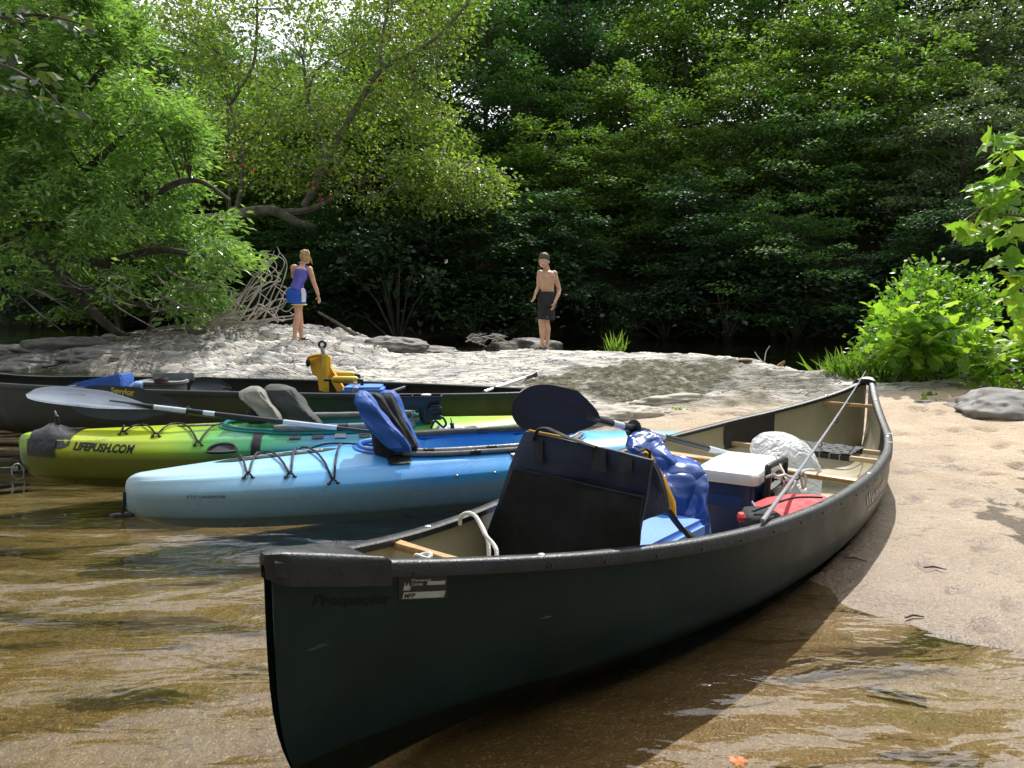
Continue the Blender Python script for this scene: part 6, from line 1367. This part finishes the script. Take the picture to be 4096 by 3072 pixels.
limb(mb, [W(1080, 300, 4.9), W(1040, 230, 4.8), W(1010, 215, 4.75), W(968, 222, 4.7)], .012, .003, store=limbs); limb(mb, [W(1060, 260, 4.9), W(1035, 180, 4.8), W(1010, 150, 4.75), W(1000, 135, 4.7)], .012, .003, store=limbs); limb(mb, [W(1080, 380, 4.9), W(1045, 320, 4.85), W(1015, 280, 4.8)], .012, .003, store=limbs)
C = Wn(np.array([(968, 226), (980, 228), (992, 224), (1005, 230), (985, 205), (1000, 200), (1012, 205), (975, 190), (990, 182), (1008, 178), (1020, 190), (1000, 160), (1015, 160), (998, 138), (1010, 140), (1022, 145), (1030, 165), (1030, 210), (1012, 268), (1022, 278), (1035, 268), (1014, 296), (1026, 305), (1012, 250), (1035, 240), (1035, 330), (1025, 345)]), rng.uniform(4.5, 5.0, 27))
twigs(mb, C, limbs, .003); mb.build('branch', M['bark_light'], sy)
P_, Dd, N_, S_ = sprays(C, np.tile([-1, -.5, 0.], (len(C), 1)), .07, .03, 5, .12, rng, tilt=.55, droop=.5)
link_mesh('foliage', leaf_mesh('foliage', P_, Dd, N_, S_, T_LOBE, [LM['sycamore']]), sy)
def tuft(px, py, D, n, h, spread, label, kind='grass_tuft', lm='grass', tm=T_BLADE, cat='grass tuft', group=None, w=1):
    b = W(px, py, D); b.z = gz1(b.x, b.y) - .02; k = rng.normal(0, 1, (n, 2)) * spread; P_ = np.stack([b.x + k[:, 0], b.y + k[:, 1] * .6, np.full(n, b.z)], 1)
    D_ = np.stack([k[:, 0] * 1.1 / max(spread, .01) * .35, k[:, 1] * .3, np.full(n, 1.0)], 1) + rng.normal(0, .12, (n, 3)); N_ = rng.normal(0, 1, (n, 3)); N_[:, 2] *= .2
    me = leaf_mesh(kind, P_, D_, N_, h * rng.uniform(.55, 1.1, n), tm, [LM[lm]]); return tag(link_mesh(kind, me, None, (b.x, b.y, b.z)), label, cat, group)
tuft(617, 356, 11.0, 34, .42, .02, 'single bright grass tuft standing on the crest of the slab')
for i, (px, py, D, n, h, sp) in enumerate([(842, 382, 8.3, 90, .24, .1), (858, 385, 8.2, 130, .36, .12), (874, 388, 8.1, 120, .34, .14)]):
    tuft(px, py, D, n, h, sp, ['leftmost grass clump beside the far canoe tip', 'tall grass clump left of the bright shrub', 'grass clump below the bright shrub'][i], group='grass clumps by the shrub')
tuft(676, 412, 6.8, 14, .05, .03, 'tiny green plant sprouting from a crack in the slab', tm=T_OVAL, cat='plant', kind='small_plant')
tuft(930, 397, 7.3, 30, .09, .12, 'small yellow green seedlings at the edge of the sand', tm=T_OVAL, cat='plant', kind='seedling_patch', lm='bright')['kind'] = 'stuff'
# ------------------------------------------------------------------ driftwood, boulders and litter
rd = random.Random(3); mb = MB()
for k in range(22):
    a = rd.uniform(205, 268); x1 = a + rd.uniform(15, 45); x2 = min(x1 + rd.uniform(5, 30), 292); D = rd.uniform(13.6, 14.8); yb_ = 322 + rd.uniform(-3, 4); top = rd.uniform(246, 318)
    pts = [W(a - rd.uniform(0, 40), yb_ + rd.uniform(-2, 3), D), W(a + 8, yb_ - rd.uniform(2, 10), D - .1), W(x1, (yb_ + top) / 2 + rd.uniform(-14, 12), D), W(x2 + rd.uniform(-8, 4), top + rd.uniform(4, 16), D + .1), W(x2 - rd.uniform(-6, 22), top, D + .1)]
    p = smooth_path(pts, 6); mb.tube(p, [.019 * rd.uniform(.4, 1.15) * (1 - .8 * i / (len(p) - 1)) + .004 for i in range(len(p))], 6)
for k in range(6):
    x = rd.uniform(240, 285); D = 14; y = rd.uniform(285, 315); mb.tube(smooth_path([W(x, y, D), W(x + rd.uniform(6, 14), y - rd.uniform(-4, 14), D), W(x + rd.uniform(14, 26), y - rd.uniform(-10, 22), D)], 4), .009, 5)
tag(mb.build('driftwood', M['driftwood'], angle=80), 'tangle of bare curved pale branches left of the woman', 'driftwood')
mb = MB()
for k in range(26):
    x = rd.uniform(464, 498); y = rd.uniform(334, 342); a = rd.uniform(-.5, .6); l = rd.uniform(6, 16); D = rd.uniform(17.3, 18.5); mb.tube([W(x, y, D), W(x + l * .5, y - l * .5 * a - 1, D), W(x + l, y - l * a, D)], [.02, .014, .006], 5)
tag(mb.build('brushwood', M['driftwood'], angle=80), 'heap of dead sticks caught at the waterline left of the man', 'driftwood')
p = smooth_path([W(352, 333.5, 24), W(390, 332.5, 24), W(436, 333, 24.3)], 6); tag(MB().tube(p, [.12 - .004 * i for i in range(len(p))], 8).build('fallen_log', M['bark']), 'long fallen log lying in the dark water behind the outcrop', 'log')
p = smooth_path([W(318, 312, 15.2), W(335, 322, 15.2), W(352, 333, 15.3), W(362, 337, 15.4)], 6); tag(MB().tube(p, [.02 + .002 * i for i in range(len(p))], 7).build('fallen_branch', M['bark']), 'thin dark branch bending down behind the outcrop right of the woman', 'branch')
def boulder(c, rad, label, seed, rz=0, nm='boulder', m=None):
    bm = bmesh.new(); bmesh.ops.create_icosphere(bm, subdivisions=5, radius=1); rr2 = random.Random(seed); o3 = [rr2.uniform(0, 50) for _ in range(3)]
    from mathutils import noise as mn
    for v in bm.verts:
        p = v.co.copy(); d = mn.fractal(p * 1.3 + Vector(o3), .9, 2.2, 5) * .22 + mn.noise(p * 2.1 + Vector(o3)) * .12; p = p * (1 + d)
        strat = math.sin((p.z * 3 + p.x * .8) * 5 + mn.noise(p * 2) * 2); p *= 1 + .025 * strat
        v.co = p
    Mx_ = Matrix.Translation(Vector(c)) @ Matrix.Rotation(rz, 4, 'Z') @ Matrix.Diagonal((*rad, 1)); bm.transform(Mx_)
    me = bpy.data.meshes.new(nm); bm.to_mesh(me); bm.free(); me.materials.append(m or M['boulder']); me.polygons.foreach_set('use_smooth', [True] * len(me.polygons)); return tag(link_mesh(nm, me), label, 'boulder')
M['boulder'] = mat('boulder', (.3, .29, .28), .85, (.12, .11, .1), 3, 1, 14, stretch=(1, 2.5, 5))
M['pale_rock'] = mat('pale_rock', (.52, .47, .4), .85, (.34, .3, .26), 3, 1, 16, stretch=(1, 2.5, 5))
b = W(1012, 415, 6.5); boulder((b.x, b.y, .12), (.55, .42, .2), 'rounded dark grey boulder on the sand at the right edge', 1, .2)
b = W(925, 402, 6.9); boulder((b.x, b.y, .12), (.16, .1, .07), 'small grey stone behind the far canoe tip', 2)
for i, (px, py, D, rx, ry, rz_, lab) in enumerate([(600, 421, 6.45, .42, .16, .11, 'pale tilted slab just above the blue kayak deck'), (640, 417, 6.6, .34, .12, .09, 'pale slab between two others above the kayak'), (668, 404, 7.1, .4, .12, .09, 'long pale ledge with a dark edge beside the sand'), (555, 405, 7.0, .4, .2, .09, 'weathered slab behind the black paddle blade')]):
    b = W(px, py, D); boulder((b.x, b.y, gz1(b.x, b.y) - .01), (rx, ry, rz_), lab, 10 + i, .45, 'rock_slab', M['pale_rock'])
b = W(527, 338, 18.5); boulder((b.x, b.y, -.25), (.95, .6, .42), 'dark half lit boulder in the river behind the man', 5, 0, 'boulder', mat('wet_boulder', (.05, .047, .04), .6, (.02, .018, .015), 3, 1, 14))
for i, (px, py, D, rx, rz_) in enumerate([(20, 352, 15, .9, .18), (70, 349, 14.6, 1.0, .22), (48, 362, 13, .6, .16), (110, 358, 12.9, .8, .2), (8, 366, 12.4, .5, .14), (430, 351, 16, .6, .16), (395, 343, 15, .7, .2)]):
    b = W(px, py, D); boulder((b.x, b.y, max(gz1(b.x, b.y), -.05)), (rx, .5, rz_), ['low dark rock at the water, farthest left', 'dark humped rock below the overhanging tree', 'wet dark rock in front of the humped rock', 'dark broken rock at the left end of the outcrop', 'small wet rock by the brown pool', 'low rock at the riffle right of the outcrop', 'undercut rock at the right end of the outcrop'][i], 30 + i, .1)
mb = MB(); b = W(745, 374, 8.9); b.z = gz1(b.x, b.y) + .02; mb.ell(b, (.085, .05, .022)); tag(mb.build('stone', mat('orange_stone', (.36, .2, .13), .8)), 'flat orange brown stone on the crest of the slab', 'stone')
mb = MB(); b = W(779, 366, 9.0); mb.tube([W(776, 371, 9.0), W(780, 366, 9), W(785, 361, 9)], [.03, .035, .012], 6); tag(mb.build('wood_chunk', mat('rust_wood', (.3, .13, .05), .8)), 'rusty brown chunk of wood poking up behind the slab', 'wood')
mb = MB(); mb.tube(smooth_path([W(755, 352, 9.2), W(758, 357, 9.2), W(764, 362, 9.1), W(766, 352, 9.2), W(770, 346, 9.2)], 4), .006, 5); tag(mb.build('twig', M['driftwood']), 'thin forked twig standing on the slab crest', 'twig')
def litter(px, py, s, m, label, name, cat):
    b = G(px, py, 0); z = max(gz1(b.x, b.y), -.004 if name == 'fallen_leaf' else -1) + .006; c = Vector((b.x, b.y, z)); me = leaf_mesh(name, np.array([tuple(c)]), np.array([[1, .2, 0.]]), np.array([[.1, .1, 1.]]), np.array([s]), T_LOBE if name == 'fallen_leaf' else T_LANCE, [m]); return tag(link_mesh(name, me), label, cat)
litter(730, 762, .05, M['orange_leaf'], 'orange leaf lying in the shallow water beside the canoe', 'fallen_leaf', 'leaf')
b = G(896, 694, -.04); mb = MB(); mb.tube([b + Vector((-.07, .035, .0)), b, b + Vector((.07, -.035, .0))], [.003, .008, .006], 7); tag(mb.build('stick', M['bark']), 'short dark stick under the shallow water at right', 'stick')
for i, (px, py, l, ang) in enumerate([(855, 558, .09, -.5), (935, 570, .08, -.3), (915, 612, .07, .1)]):
    b = G(px, py, .03); b.z = gz1(b.x, b.y) + .006; d = Vector((math.cos(ang), math.sin(ang), 0)) * l / 2; mb = MB(); mb.tube([b - d, b + Vector((0, .01, .004)), b + d], [.003, .004, .002], 5); tag(mb.build('twig', M['bark']), ['dark twig on the sand in the shadow of the canoe', 'thin twig on the sand right of the canoe shadow', 'dark twig near the water edge on the sand'][i], 'twig', 'twigs on the sand')
